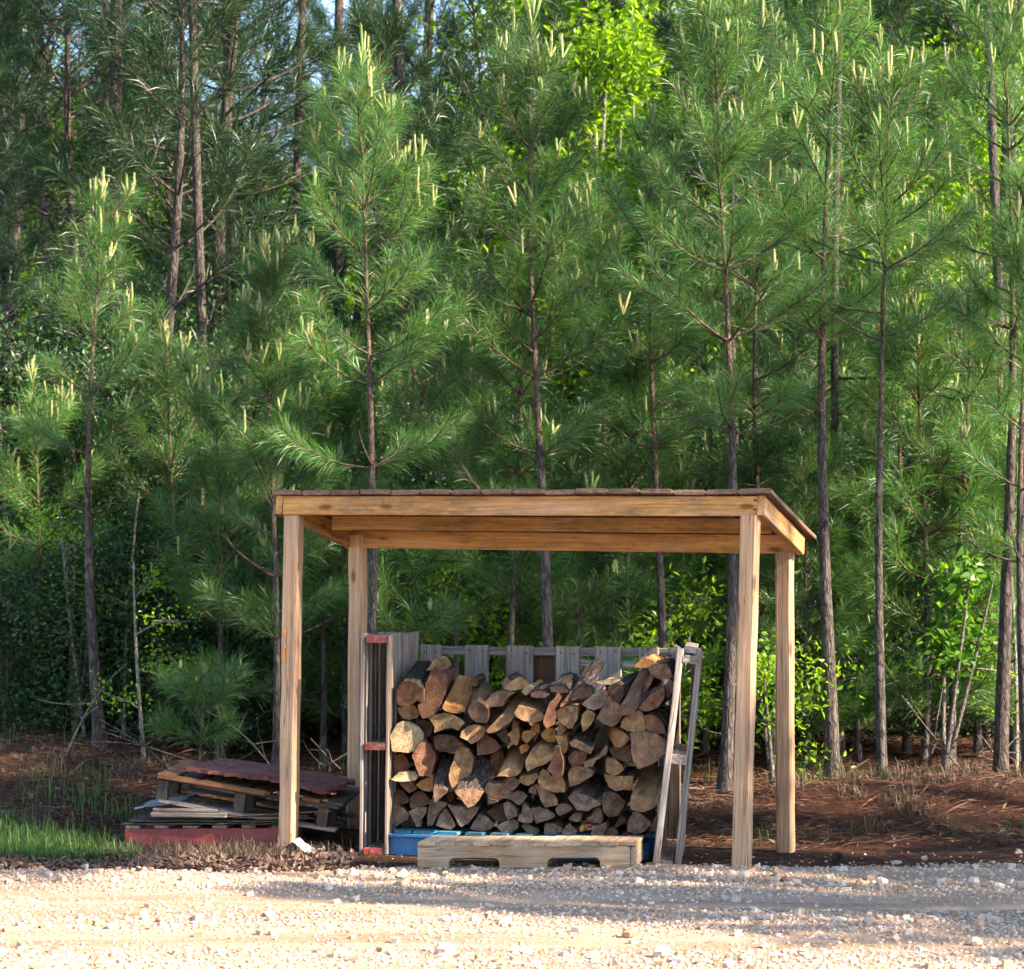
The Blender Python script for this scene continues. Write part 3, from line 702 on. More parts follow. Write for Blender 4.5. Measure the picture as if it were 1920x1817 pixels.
# (key, unique?, tile, outline of the cut end, shift of the far end in px, tone, bark edge range, extra depth, phrase)
LOGS = [
 (1,0,1,"205,1080 330,1050 510,1010 560,1080 620,1200 580,1270 440,1310 300,1280 225,1180",(0,-3),'ochre',(4,8),.04,'round-bottomed ochre log end'),
 (2,1,1,"190,850 210,720 330,570 560,600 690,740 700,960 650,990 590,910 500,1000 330,1050 210,1010",(18,-34),'red',(1,4),-.02,'knotted mossy log chunk with dark bark'),
 (3,1,1,"590,1020 720,990 760,780 730,640 790,520 900,330 980,430 1200,430 1130,700 1080,870 1030,1020 930,1180 790,1250 680,1280 630,1180",(2,-4),'red',(8,13),.02,'large red-brown curved slab'),
 (4,0,1,"750,380 910,140 1000,280 980,420 900,350",(4,-5),'ochre',None,.13,'pointed ochre splinter'),
 (5,1,1,"1060,1060 1085,1015 1280,1050 1500,1080 1480,1140 1330,1190 1200,1175 1080,1120",(10,-50),'orange',(5,7),.0,'orange log with a hollow split face sloping down'),
 (6,1,1,"1530,1130 1600,1000 1720,960 1850,1030 1920,1120 1930,1280 1880,1370 1700,1350 1600,1280",(-8,-34),'dark',None,-.02,'log with a torn dark end and sunny rim'),
 (7,0,1,"1570,640 1600,520 1690,500 1730,580 1700,680",(3,-6),'dark',(0,3),.15,'small dark branch stub'),
 (8,1,1,"790,1270 920,1210 1100,1180 1250,1210 1390,1290 1480,1360 1350,1510 1210,1450 1060,1490 900,1550 910,1450 840,1330",(0,-3),'ochre',(0,4),.0,'arched rainbow-shaped slab end with a crack'),
 (9,1,1,"70,1610 130,1520 200,1390 300,1340 450,1360 610,1450 700,1570 690,1700 620,1810 510,1900 400,1930 110,1900 85,1700",(0,-4),'pale',(1,6),-.02,'broad pale half-round log lit by the sun'),
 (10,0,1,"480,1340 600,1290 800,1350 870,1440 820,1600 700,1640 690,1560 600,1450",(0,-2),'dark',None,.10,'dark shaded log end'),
 (11,1,2,"480,180 580,20 690,-130 790,-30 900,110 920,250 860,480 830,560 620,550 560,390",(4,-8),'red',None,-.01,'upright reddish wedge with a sunlit edge'),
 (12,1,1,"1395,1640 1420,1530 1540,1430 1680,1400 1800,1430 1870,1500 1820,1620 1720,1710 1600,1770 1520,1700",(2,-4),'ochre',(1,4),.0,'plump ochre half-round end'),
 (13,1,1,"880,1640 960,1600 1160,1590 1300,1640 1480,1800 1450,1880 1250,1950 1000,1900 920,1850",(2,-5),'dark',(0,3),.05,'wide dark half-round log'),
 (14,1,2,"1190,640 1180,540 1210,400 1300,100 1410,0 1560,60 1640,200 1600,480 1540,560 1400,700 1260,800 1220,730",(4,-10),'ochre',(3,6),.0,'tall ochre log end with fine rings and a sun patch'),
 (15,1,2,"885,790 1000,785 1140,840 1140,870 1010,980 920,1070 890,930",(12,-68),'brown',(0,2),-.07,'purple-barked log hanging steeply forward'),
 (16,0,2,"130,280 160,180 250,130 330,150 390,230 420,320 500,320 400,430 250,480 160,480 130,380",(2,-3),'red',(1,3),.03,'hollow red log end'),
 (17,1,2,"85,620 150,570 220,500 350,480 540,490 590,560 540,640 460,650 300,660 160,650",(4,-5),'pale',None,-.05,'ragged pale rotten chunk in the sun'),
 (18,0,2,"560,720 700,620 860,550 880,640 870,830 800,850 690,830 620,780",(2,-4),'orange',(4,7),.0,'orange wedge'),
 (19,0,2,"220,660 470,650 580,790 430,880 330,790",(0,-3),'brown',None,.04,'brown triangular end'),
 (20,0,2,"60,1080 120,900 230,790 330,850 430,1000 400,1060 250,1110 100,1090",(0,-3),'dark',(1,4),.04,'dark reddish half-round end'),
 (21,0,2,"440,1080 460,960 560,850 680,850 780,950 820,1060 700,1130 560,1160 450,1170",(0,-3),'brown',(1,5),.05,'dim brown half-round end'),
 (22,0,2,"0,1110 200,1110 330,1170 430,1290 400,1370 260,1450 200,1500 0,1500",(0,-3),'grey',(1,3),.02,'broad grey-brown end'),
 (23,0,2,"420,1230 560,1150 760,1150 740,1260 650,1380 640,1510 560,1510 500,1380",(2,-4),'grey',None,.02,'grey wedge pointing down'),
 (24,0,2,"790,1180 830,1010 900,1000 1130,1070 1130,1120 1000,1230 960,1310 870,1480 770,1500 770,1330",(2,-4),'grey',None,.03,'slanting grey slab'),
 (25,0,2,"940,1500 1000,1290 1100,1180 1170,1260 1300,1500 1220,1570 1050,1530",(0,-3),'grey',None,.01,'grey pointed wedge'),
 (26,0,2,"1150,1090 1450,1140 1750,1150 1700,1250 1560,1430 1410,1520 1300,1340",(0,-4),'grey',(2,4),.02,'large grey ringed wedge pointing down'),
 (27,1,2,"1290,850 1420,815 1600,795 1800,860 1790,930 1720,1040 1650,1110 1540,1150 1480,1080 1390,950",(28,-66),'brown',(0,3),-.07,'big grey-barked log sloping down to the front'),
 (28,0,2,"1580,1560 1650,1420 1750,1290 1900,1330 2040,1480 1950,1570 1720,1590",(0,-3),'grey',None,.02,'dull grey end'),
 (29,1,4,"200,680 330,710 480,690 590,590 700,580 820,680 740,760 620,860 450,940 250,950 150,860 140,800",(0,-4),'brown',(6,10),.02,'smile-shaped brown slab end'),
 (30,1,4,"380,560 430,500 600,400 720,420 820,480 740,550 600,572 450,555",(4,-44),'ochre',None,-.02,'upright ochre log with a smooth front face'),
 (31,1,4,"910,280 1000,110 1150,60 1300,80 1440,130 1400,250 1260,340 1120,380 950,470 920,380",(6,-30),'ochre',(5,8),-.02,'thick ochre log with a frayed lower edge'),
 (32,1,4,"1320,440 1400,300 1480,0 1560,0 1620,250 1620,400 1590,560 1540,600 1470,660 1390,600 1430,520",(-2,-12),'red',None,-.05,'twisted dark red splinter hanging down'),
 (33,1,4,"1150,680 1180,500 1240,420 1340,480 1480,650 1600,560 1660,700 1650,860 1430,860 1250,780",(2,-8),'ochre',None,-.01,'blocky ochre end with a vertical crack'),
 (34,0,4,"780,640 830,560 980,540 1120,500 1150,580 1060,690 960,740 850,700",(6,-4),'ochre',None,.0,'small oval ochre end'),
 (35,0,4,"980,800 1060,740 1085,730 1120,910 1050,880 980,870",(0,-3),'brown',None,.03,'tiny brown sliver'),
 (36,1,4,"1090,730 1150,710 1280,800 1450,900 1520,1020 1510,1100 1280,1150 1200,1010",(0,-4),'brown',(2,5),.0,'smooth brown quarter log'),
 (37,0,4,"470,970 620,870 760,840 880,870 950,930 890,1010 800,1110 640,1000",(0,-3),'grey',(1,4),.02,'grey-brown half-round end'),
 (38,0,4,"490,1080 560,1050 640,1090 740,1210 750,1320 640,1360 570,1390 520,1250",(6,-5),'grey',None,.0,'pale grey slab end'),
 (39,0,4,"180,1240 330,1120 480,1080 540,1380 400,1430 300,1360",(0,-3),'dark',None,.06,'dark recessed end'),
 (40,0,4,"360,1510 520,1420 700,1370 780,1440 760,1550 640,1620 480,1620",(0,-3),'grey',None,.02,'low brownish end'),
 (41,0,4,"770,1400 790,1300 840,1250 860,1110 960,1130 1030,1220 1060,1370 1020,1440 900,1450",(0,-3),'grey',(4,7),.0,'upright grey end with a chipped base'),
 (42,0,4,"1020,1170 1180,1150 1330,1190 1460,1270 1460,1330 1300,1400 1110,1460 1080,1330",(0,-3),'grey',(1,3),.0,'grey fan-shaped end with fine rings'),
 (43,0,4,"840,1500 960,1470 1090,1530 1170,1590 1100,1670 1000,1710 920,1600",(0,-3),'grey',(1,3),.02,'flat grey wedge'),
 (44,0,4,"1260,1640 1280,1450 1450,1470 1600,1540 1580,1620 1420,1680",(0,-3),'grey',None,.02,'squarish grey end'),
 (45,0,4,"1480,1180 1530,1090 1700,1090 1810,1160 1720,1240 1560,1310 1500,1250",(0,-3),'grey',None,.02,'rounded grey end'),
 (46,0,4,"1590,1680 1630,1560 1750,1460 1880,1600 1850,1660 1700,1700",(0,-3),'grey',None,.03,'low grey triangle'),
 (47,1,3,"520,720 640,590 800,490 930,560 970,630 830,730 700,750 600,760",(-24,-4),'ochre',(1,4),.10,'topmost log with dark bark over an orange end'),
 (48,1,3,"150,980 290,810 480,770 720,790 560,900 480,1050 280,1060 200,1080",(6,-6),'brown',None,.05,'rotten log with a brown hole'),
 (49,0,3,"830,770 960,640 1040,700 920,850",(3,-4),'pale',None,.08,'small pale block'),
 (50,1,3,"170,1520 230,1440 400,1270 690,1270 600,1380 450,1470 330,1540 220,1560",(32,-48),'ochre',(3,7),-.04,'long slab slanting up with a sunlit stripe'),
 (51,1,3,"700,1180 780,1050 950,1090 1100,1110 1220,1180 1270,1270 1200,1330 1060,1360 880,1330 760,1260",(7,-17),'ochre',(5,9),-.03,'half-round log with a bright top and cracked end'),
 (52,1,3,"1000,820 1100,775 1250,765 1370,820 1290,890 1050,880",(8,-15),'brown',(0,3),.02,'flat-topped brown log near the rim of the pile'),
 (53,1,3,"1375,690 1500,670 1650,690 1740,790 1640,800 1400,780",(14,-18),'brown',(0,3),.01,'smooth rounded log with bark at the rim of the pile'),
 (54,1,3,"1250,1370 1290,1200 1360,1000 1540,790 1590,900 1500,1050 1460,1130 1480,1270 1440,1400 1310,1480",(6,-10),'red',None,-.03,'narrow red wedge standing on its point'),
 (55,1,3,"1460,1180 1600,1080 1760,1050 1900,1070 1890,1290 1790,1470 1720,1470 1580,1370 1500,1280",(4,-12),'ochre',(5,8),-.02,'greyish half-round end with rough saw marks'),
 (56,0,3,"660,1490 670,1320 760,1350 780,1460 700,1510",(2,-3),'brown',None,.03,'small brown stub'),
 (57,0,3,"560,1590 680,1500 780,1470 800,1620 740,1800 640,1750 620,1640",(2,-4),'ochre',None,.02,'jagged ochre piece'),
 (58,0,3,"370,1590 560,1480 600,1650 600,1740 500,1740",(0,-3),'dark',None,.06,'dark triangular end'),
 (59,0,3,"1020,1470 1080,1380 1180,1380 1180,1540 1120,1570 1000,1500",(2,-3),'orange',None,.04,'small orange block'),
 (60,0,3,"840,1640 870,1520 1060,1500 1130,1580 1010,1670 940,1750 870,1700",(0,-3),'orange',(0,6),.02,'orange rounded wedge'),
 (61,0,3,"1200,1580 1310,1480 1450,1460 1480,1560 1470,1720 1330,1720 1230,1650",(0,-3),'orange',None,.03,'rough orange end'),
 (62,0,3,"1480,1490 1560,1380 1660,1430 1670,1490 1590,1600 1520,1590",(0,-5),'brown',None,-.01,'small pinkish brown block'),
 (63,0,3,"1470,1620 1530,1600 1600,1610 1680,1600 1720,1817 1650,1950 1560,1850",(0,-5),'ochre',None,.0,'narrow ochre stick'),
 (64,1,3,"0,1760 170,1590 340,1700 440,1817 380,1900 200,1960 0,1980",(0,-4),'red',(1,4),.03,'dark red round-topped log'),
 (65,0,4,"790,20 900,-60 990,0 950,80 830,140",(0,-3),'orange',None,.05,'shaded orange end'),
 (66,1,5,"60,770 150,660 290,620 420,690 380,760 230,830 100,800",(14,-48),'dark',(1,3),.0,'dark log with a crumbling red end, leaning back against the slats'),
 (67,1,5,"470,540 650,490 850,480 870,510 750,590 600,570",(6,-3),'pale',None,.12,'thin pale leaf-shaped slab at the top of the pile'),
 (68,1,5,"680,620 830,560 930,600 950,760 870,900 780,830 700,720",(22,-18),'dark',(0,2),.06,'dark crumbling log behind the long leaning stick'),
 (69,1,5,"240,910 360,800 560,660 660,740 660,840 560,970 440,1010 330,980",(5,-4),'grey',None,-.01,'pale grey fuzzy log end'),
 (70,1,5,"480,1150 560,1050 640,880 700,770 760,850 870,940 920,1120 840,1240 740,1300 600,1240",(2,-6),'brown',(7,9),-.02,'big upright brown wedge with a pointed top'),
 (71,1,5,"220,1220 250,1080 320,1000 430,1050 460,1100 400,1250 260,1380",(2,-5),'ochre',None,-.02,'leaf-shaped ochre end'),
 (72,1,5,"870,1080 890,950 1050,870 1130,960 1130,1060 1080,1090 920,1100",(34,-68),'brown',None,-.05,'long square stick leaning steeply at the top of the pile'),
 (73,0,5,"1280,700 1340,520 1420,400 1450,490 1340,680",(6,-6),'red',None,.06,'thin red splinter'),
 (74,1,5,"1120,270 1300,110 1450,170 1500,230 1380,290 1240,290",(2,-4),'orange',None,.14,'highest orange wedge against the back slats'),
 (75,1,5,"1370,300 1420,240 1600,230 1680,230 1750,350 1760,450 1600,500 1420,430",(2,-5),'brown',(2,5),.07,'round-shouldered brown end at the top corner of the pile'),
 (76,1,5,"1210,990 1300,860 1450,720 1610,620 1650,700 1640,800 1540,960 1380,1030 1260,1020",(5,-6),'red',(3,8),.0,'half-disc log with a bright curved rim'),
 (77,0,5,"1640,620 1740,470 1800,560 1780,700 1680,830 1660,720",(2,-3),'brown',(1,4),.06,'curved brown bark slab'),
 (78,1,5,"1290,1120 1400,1090 1530,1150 1620,1260 1660,1410 1500,1390 1340,1350 1330,1220",(9,-12),'red',(0,4),-.01,'quarter-round reddish log with a sunlit arc'),
 (79,1,5,"890,1300 950,1150 1060,1090 1200,1020 1270,1100 1330,1300 1290,1360 1160,1390 1020,1360",(2,-6),'ochre',(5,8),.0,'wide ochre wedge with a round bottom'),
 (80,1,5,"800,1650 810,1440 900,1400 960,1400 1040,1480 980,1590 900,1640",(-38,-26),'orange',(4,6),-.04,'bright orange log turned sideways'),
 (81,1,6,"1060,-130 1300,-160 1500,-120 1640,10 1650,200 1510,330 1340,420 1190,470 1120,340 1080,180",(4,-10),'brown',None,-.04,'broad brown slab with a large knot'),
 (82,1,6,"1070,1160 1080,930 1300,950 1540,950 1540,1030 1430,1150 1300,1200",(8,-50),'ochre',(4,6),-.05,'thick ochre log with a long straight-grained face'),
 (83,0,6,"700,100 900,110 1060,60 1080,320 950,340 800,290 720,200",(0,-3),'brown',(3,6),.06,'shaded brown round end'),
 (84,0,6,"650,310 800,300 900,400 960,490 860,560 760,580 650,520",(-9,-9),'ochre',None,.0,'ochre shield-shaped end'),
 (85,1,6,"620,560 860,590 1100,590 1090,750 1040,840 950,820 820,850 700,780 640,660",(0,-8),'ochre',(0,2),.0,'mottled ochre end with dark holes'),
 (86,1,6,"580,960 600,880 740,870 870,920 970,1020 940,1120 840,1260 700,1290 600,1200",(2,-8),'dark',(1,4),-.01,'glossy knotted dark brown end'),
 (87,1,6,"0,960 180,900 340,930 480,1010 560,1080 430,1130 330,1190 150,1170 90,1070",(10,-27),'grey',(1,3),-.03,'wide grey-brown log with a smooth pale top'),
 (88,1,6,"0,560 60,450 130,430 330,450 420,530 400,590 200,720 30,770",(8,-4),'brown',None,.0,'brown quarter log with curved rings'),
 (89,0,6,"0,280 100,150 330,200 290,330 210,430 60,420",(4,-5),'red',None,.02,'reddish broken end'),
 (90,1,5,"25,1570 130,1510 270,1570 380,1640 440,1650 380,1760 240,1700 60,1630",(9,-26),'brown',(0,3),-.02,'stubby brown log with a smooth round top'),
 (91,1,6,"270,350 430,290 560,200 640,60 680,110 650,220 540,290 470,330 430,420 290,450",(2,-3),'brown',(4,8),.0,'thin hooked bark slab'),
 (92,0,6,"310,1320 400,1270 470,1150 550,1120 600,1330 560,1400 430,1380",(0,-3),'grey',None,.02,'grey bell-shaped end'),
 (93,0,6,"10,1330 100,1230 230,1210 230,1340 140,1380",(0,-3),'grey',None,.03,'small grey block'),
 (94,0,6,"390,1580 420,1450 520,1430 640,1370 660,1450 600,1620 500,1660 400,1660",(0,-3),'grey',None,.02,'notched grey end on the blue boards'),
 (95,0,6,"800,1430 900,1270 1000,1330 960,1380 830,1470",(0,-3),'dark',None,.06,'dark narrow end'),
 (96,1,6,"1010,1530 1040,1330 1110,1200 1230,1220 1400,1370 1400,1430 1300,1530 1160,1590",(2,-6),'grey',(3,5),.0,'grey corner log with a pale patch'),
 (97,0,6,"920,1610 970,1560 1150,1600 1280,1640 1270,1690 930,1680",(0,-2),'dark',None,.03,'flat dark piece on the blue boards'),
 (98,0,6,"640,1640 660,1480 780,1450 860,1550 840,1660",(0,-2),'dark',None,.05,'dark squat end'),
 (100,0,3,"100,980 450,880 580,1120 480,1300 200,1360 90,1200",(0,-2),'dark',None,.20,'dark-toned filler end'),  # added back-row log, dark toned to close a see-through gap
 (101,0,4,"260,150 480,60 520,400 400,580 270,430",(0,-2),'dark',None,.20,'dark filler end at the back of a gap'),  # added where a bright spot showed through; dark tone stands for shade
 (102,0,3,"620,1350 900,1340 1000,1480 820,1640 640,1500",(0,-2),'dark',None,.22,'dark filler end hidden in a gap'),  # added filler log, the gap's shade put into its tone
 (99,0,2,"1130,930 1240,850 1300,900 1250,1000 1200,1060",(0,-3),'dark',None,.06,'dark little end'),
]
def log_label(L, cen):
    key, uniq, phrase = L[0], L[1], L[8]
    if uniq: return phrase + (' in the firewood stack' if len(phrase.split()) < 9 else ' in the stack')
    cx, cy = cen[key]
    best = min((M2 for M2 in LOGS if M2[1]), key=lambda q: math.hypot(cen[q[0]][0] - cx, cen[q[0]][1] - cy))
    dx, dy = cx - cen[best[0]][0], cy - cen[best[0]][1]
    rel = ('below' if dy > 0 else 'above') if abs(dy) > abs(dx) * .8 else 'beside'
    ph = best[8].split(' with ')[0].split(' at the ')[0].split(' near the ')[0].split(' behind ')[0].split(' leaning')[0].split(' sloping')[0].split(' turned')[0].split(' lit ')[0].split(' slanting')[0].split(' hanging')[0].split(' standing')[0]
    return f'{phrase} just {rel} the {ph}'
cen = {}
for L in LOGS:
    ox, oy, s = T[L[2]]
    pp = np.array([[float(c) for c in w.split(',')] for w in L[3].split()]) / s + [ox, oy]
    cen[L[0]] = pp.mean(0)
def smooth_outline(pp):
    out = []
    n = len(pp)
    for i in range(n):
        a, b = pp[i], pp[(i + 1) % n]
        out.append(a * .94 + b * .06); out.append(a * .5 + b * .5 + np.random.normal(0, .025, 2) * np.linalg.norm(b - a)); out.append(a * .06 + b * .94)
    return np.array(out)
def make_log(L):
    key, uniq, tile, poly, sh, tone, brk, dd, phrase = L
    ox, oy, s = T[tile]
    pp = np.array([[float(c) for c in w.split(',')] for w in poly.split()]) / s + [ox, oy]
    npoly = len(pp)
    pp = cen[key] + (pp - cen[key]) * 1.035
    sm = smooth_outline(pp); n = len(sm)
    c = sm.mean(0)
    d0 = .055 + dd + random.uniform(-.012, .012)
    ta, tb = random.uniform(-.15, .32), random.uniform(-.05, .25)
    if key in (9, 11, 14, 16, 17, 12, 27): ta = .6
    Fv = []
    for (x, y) in sm:
        d = d0 + ((x - c[0]) * ta - (y - c[1]) * tb) / 336.0
        Fv.append(at_plane(x, y, BA, bU, d))
    Cw = at_plane(c[0], c[1], BA, bU, d0)
    ln = random.uniform(.40, .47)
    off = bU * (sh[0] / 330.0) + Zv * (-sh[1] / 330.0)
    if off.length > ln * .8: off *= ln * .8 / off.length
    lV = Vector((.10 + (c[0] - 960) / F_PX, .995, 0)).normalized()
    ax = (off + lV * math.sqrt(ln ** 2 - off.length ** 2)).normalized()
    # local frame: y along the log, origin at the middle of the cut end
    lx = (bU - ax * ax.dot(bU)).normalized(); lz = lx.cross(ax)
    mw = Matrix((lx, ax, lz)).transposed().to_4x4(); mw.translation = Cw
    inv = mw.inverted()
    f = np.array([inv @ p for p in Fv])
    rings = []
    ce = f.mean(0)
    ins = f.copy(); ins = ce + (ins - ce) * .985; ins[:, 1] = f[:, 1] - .001
    rings.append(ins)
    NR = 6
    for r in range(NR):
        t = r / (NR - 1)
        q = ce + (f - ce) * (1 - .06 * t) * np.array([1, 1, 1])
        q = q + np.random.normal(0, .0032, q.shape) * (0 if r == 0 else 1)
        q[:, 1] = f[:, 1] * (1 - t) + t * ln + (.004 if r == 0 else 0)
        q[:, 0] += .006 * math.sin(t * 3 + key); q[:, 2] += .006 * math.sin(t * 2.3 + key * 2) - .006 * math.sin(key * 2)
        q[:, 0] -= .006 * math.sin(key)
        rings.append(q)
    a = Acc()
    v = np.concatenate(rings); nr = len(rings)
    qs, qm = [], []
    for r in range(nr - 1):
        for j in range(n):
            k = (j + 1) % n
            qs.append((r * n + j, r * n + k, (r + 1) * n + k, (r + 1) * n + j))
            e = j // 3
            isb = brk is not None and brk[0] <= e < brk[1]
            qm.append((2 if isb else 1) if r else 0)
    nv = len(v)
    cap = np.array([ce, rings[-1].mean(0)]); cap[0, 1] = ins[:, 1].mean() + .003
    v = np.vstack([v, cap])
    tr = [(nv, j, (j + 1) % n) for j in range(n)] + [(nv + 1, (nr - 1) * n + (j + 1) % n, (nr - 1) * n + j) for j in range(n)]
    a.add(v, qs, tr, random.random(), qm=np.array(qm), tm=0)
    me = a.mesh('firewood_log', [M['end_' + tone], M['side_' + tone], M['mossbark'] if key == 2 else M['logbark']], smooth=False)
    o = obj('firewood_log', me, None, mw)
    tag(o, log_label(L, cen), 'log', 'split firewood logs stacked between the pallets')
    return o
for L in LOGS:
    make_log(L)

# ------------------------------------------------------------------ heap of old pallets beside the shed
RX0, RX1, RY = (230 - 960) / F_PX * 14.62, (640 - 960) / F_PX * 14.62, 14.62
r0 = Vector((RX0, 14.72, gz1(RX0, 14.7) - .005)); r1 = Vector((RX0 + .96, 14.58, gz1(RX0 + .9, 14.6) + .01))
rU = (r1 - r0).normalized(); rV = Vector((-rU.y, rU.x, 0)).normalized(); rW = rU.cross(rV)
root = empty('red_pallet', (r0 + r1) / 2 + rV * .4, 'red painted pallet at the bottom of the heap of old pallets', 'pallet')
for yy in (.02, .42, .82):
    c = r0 + rV * yy + rW * .058
    board('stringer', root, c, c + rU * .96, .112, .038, M['red'], side=rW)
for i in range(6):
    w = .085
    c = r0 + rU * (.045 + (.96 - w) * i / 5) + rW * .1235
    board('deck_board', root, c - rV * .005, c + rV * .85, w, .016, M['greybrown'], side=rU)
for i in (0, 2, 5):
    c = r0 + rU * (.045 + (.96 - .085) * i / 5) - rW * .005
    board('bottom_board', root, c + rV * .0, c + rV * .84, .085, .012, M['greybrown'], side=rU)

def sheet(name, corners, nx, ny, th, mat, label, cat, group=None, rough=.01, ragged=.02, sag=0.0, curl=None):
    """thin uneven slab from four corners (near-left, near-right, far-right, far-left)"""
    a_, b_, c_, d_ = [np.array(c) for c in corners]
    u = np.linspace(0, 1, nx + 1); w = np.linspace(0, 1, ny + 1)
    Ug, Wg = np.meshgrid(u, w)
    p = (a_ * ((1 - Ug) * (1 - Wg))[..., None] + b_ * (Ug * (1 - Wg))[..., None] + c_ * (Ug * Wg)[..., None] + d_ * ((1 - Ug) * Wg)[..., None])
    sd = random.uniform(0, 50)
    p[..., 2] += rough * (wav(p[..., 0] + sd, p[..., 1], 9) * 2) + sag * np.sin(np.pi * Ug)
    if curl is not None: p[..., 2] += curl(Ug, Wg)
    edge = np.minimum(np.minimum(Ug, 1 - Ug), np.minimum(Wg, 1 - Wg)) < 1e-6
    p[..., :2] += np.random.uniform(-ragged, ragged, p[..., :2].shape) * edge[..., None]
    q = p.copy(); q[..., 2] -= th
    m, k = ny + 1, nx + 1
    top = np.arange(m * k).reshape(m, k)
    acc = Acc()
    i = top[:-1, :-1].ravel(); quads = np.stack([i, i + 1, i + k + 1, i + k], 1)
    lo = quads[:, ::-1] + m * k
    ring = list(top[0, :]) + list(top[1:, -1]) + list(top[-1, :-1][::-1]) + list(top[1:-1, 0][::-1])
    sd_ = [(ring[x], ring[x] + m * k, ring[(x + 1) % len(ring)] + m * k, ring[(x + 1) % len(ring)]) for x in range(len(ring))]
    ctr = p.reshape(-1, 3).mean(0)
    acc.add(np.vstack([p.reshape(-1, 3), q.reshape(-1, 3)]) - ctr, np.vstack([quads, lo, sd_]))
    o = obj(name, acc.mesh(name, mat, smooth=False), None, Matrix.Translation(Vector(ctr)))
    tag(o, label, cat, group)
    return o
H0 = r0 + rW * .134
def hp(x, y, z): return tuple(H0 + rU * x + rV * y + Zv * z)
sheet('plywood_sheet', [hp(-.02, -.02, .012), hp(.97, -.03, .012), hp(1.0, .8, .012), hp(.0, .82, .012)], 14, 8, .007, M['darkwood'], 'thin delaminated plywood lying on the red pallet', 'plywood', rough=.004)
sheet('plywood_sheet', [hp(.02, .0, .028), hp(1.02, -.045, .03), hp(1.0, .8, .03), hp(.0, .82, .03)], 14, 8, .006, M['darkwood'], 'dark split plywood layer above the thin plywood on the red pallet', 'plywood', rough=.004, ragged=.03)
for i in range(9):
    c = Vector(hp(random.uniform(.45, .75), random.uniform(-.06, .05), .04 + i * .0025)); e = c + rU * random.uniform(.3, .6) + Zv * random.uniform(-.02, .03) + rV * random.uniform(-.05, .05)
    o = board('splinter', None, c, e, random.uniform(.012, .03), .004, M['rust'] if i % 3 else M['greybrown'], side=rV, ch=.001)
    tag(o, ('rusty', 'pale')[i % 3 == 0] + ' thin wood splinter, ' + ['lowest', 'second lowest', 'third', 'fourth', 'middle', 'sixth', 'third highest', 'second highest', 'topmost'][i] + ' of those lying on the red pallet', 'splinter', 'splinters on the red pallet')
o = board('loose_board', None, hp(.17, -.02, .065), hp(.62, -.03, .058), .05, .026, M['greybrown'], side=rV); tag(o, 'short split pale board lying on the red pallet', 'board')
o = board('loose_board', None, hp(.17, .03, .09), hp(.56, .03, .082), .06, .018, M['greybrown'], side=rV); tag(o, 'flat brown board on top of the short split board', 'board')
sheet('metal_flashing', [hp(.05, .0, .10), hp(.3, .0, .14), hp(.32, .4, .15), hp(.05, .4, .11)], 6, 5, .003, M['sheet'], 'bent grey sheet sticking out of the heap of old pallets', 'sheet', rough=.012)
# dark rotted pallet tilted on top
d0_ = P(303, 1502, 14.74); d1_ = P(622, 1556, 14.64)
dU = (d1_ - d0_).normalized(); dV = (rV + Zv * .04).normalized(); dV = (dV - dU * dU.dot(dV)).normalized(); dW = dU.cross(dV)
DL = (d1_ - d0_).length
root = empty('rotted_pallet', (d0_ + d1_) / 2 + dV * .4 - Zv * .1, 'dark rotted pallet lying tilted on the heap beside the shed post', 'pallet')
for xx in (.0, DL * .455, DL - .06):
    for yy in (0, .3, .6):
        c = d0_ + dU * xx + dV * yy
        board('block', root, c + dW * .012, c + dW * .128, .065, .07, M['darkwood'], side=dU, seg=2)
for yy in (0, .3, .6):
    c = d0_ + dV * yy
    board('bottom_board', root, c - dU * .01 + dW * .003, c + dU * (DL + .03) + dW * .003, .09, .018, M['grey'] if yy == 0 else M['darkwood'], side=dV)
    board('rail', root, c - dU * .03 + dW * .139, c + dU * (DL + .03) + dW * .139, .09, .02, M['darkwood'], side=dV)
for i in range(8):
    c = d0_ - dU * .03 + dU * (.05 + (DL - .02) * i / 7) + dW * .1605 - dV * .05
    board('deck_board', root, c, c + dV * .7, .105, .018, M['rust'] if i % 2 == 0 else M['darkwood'], side=dU, jit=.004)
c = d0_ - dU * .03 - dV * .052 + dW * .156
board('edge_board', root, c, c + dU * (DL * .63), .03, .026, M['rust'], side=dW, jit=.004)
# rotten red chipboard sheet on top
sheet('chipboard_sheet', [tuple(P(345, 1436, 14.63)), tuple(P(612, 1484, 14.60)), tuple(P(668, 1462, 15.1)), tuple(P(418, 1421, 15.35))], 26, 16, .022, M['chip'], 'rotten reddish chipboard sheet warped over the top of the pallet heap', 'chipboard', rough=.012, ragged=.02, sag=.014, curl=lambda a, b: np.random.normal(0, .0035, a.shape))
# white plastic scrap at the foot of the post
sheet('plastic_scrap', [tuple(P(550, 1578, 14.30)), tuple(P(586, 1600, 14.15)), tuple(P(606, 1592, 14.38)), tuple(P(562, 1569, 14.5))], 8, 6, .004, M['white'], 'curled white plastic scrap at the foot of the shed post', 'scrap', rough=.004, ragged=.006, sag=-.02)
sheet('cardboard_scrap', [tuple(P(584, 1612, 14.0)), tuple(P(664, 1611, 14.0)), tuple(P(664, 1597, 14.28)), tuple(P(596, 1596, 14.28))], 10, 6, .004, M['litter'], 'torn flat cardboard scrap lying beside the white plastic', 'scrap', rough=.008, ragged=.03)

# ------------------------------------------------------------------ vegetation
rng = np.random.RandomState(11)
def unit(v):
    return v / (np.linalg.norm(v, axis=-1, keepdims=True) + 1e-9)

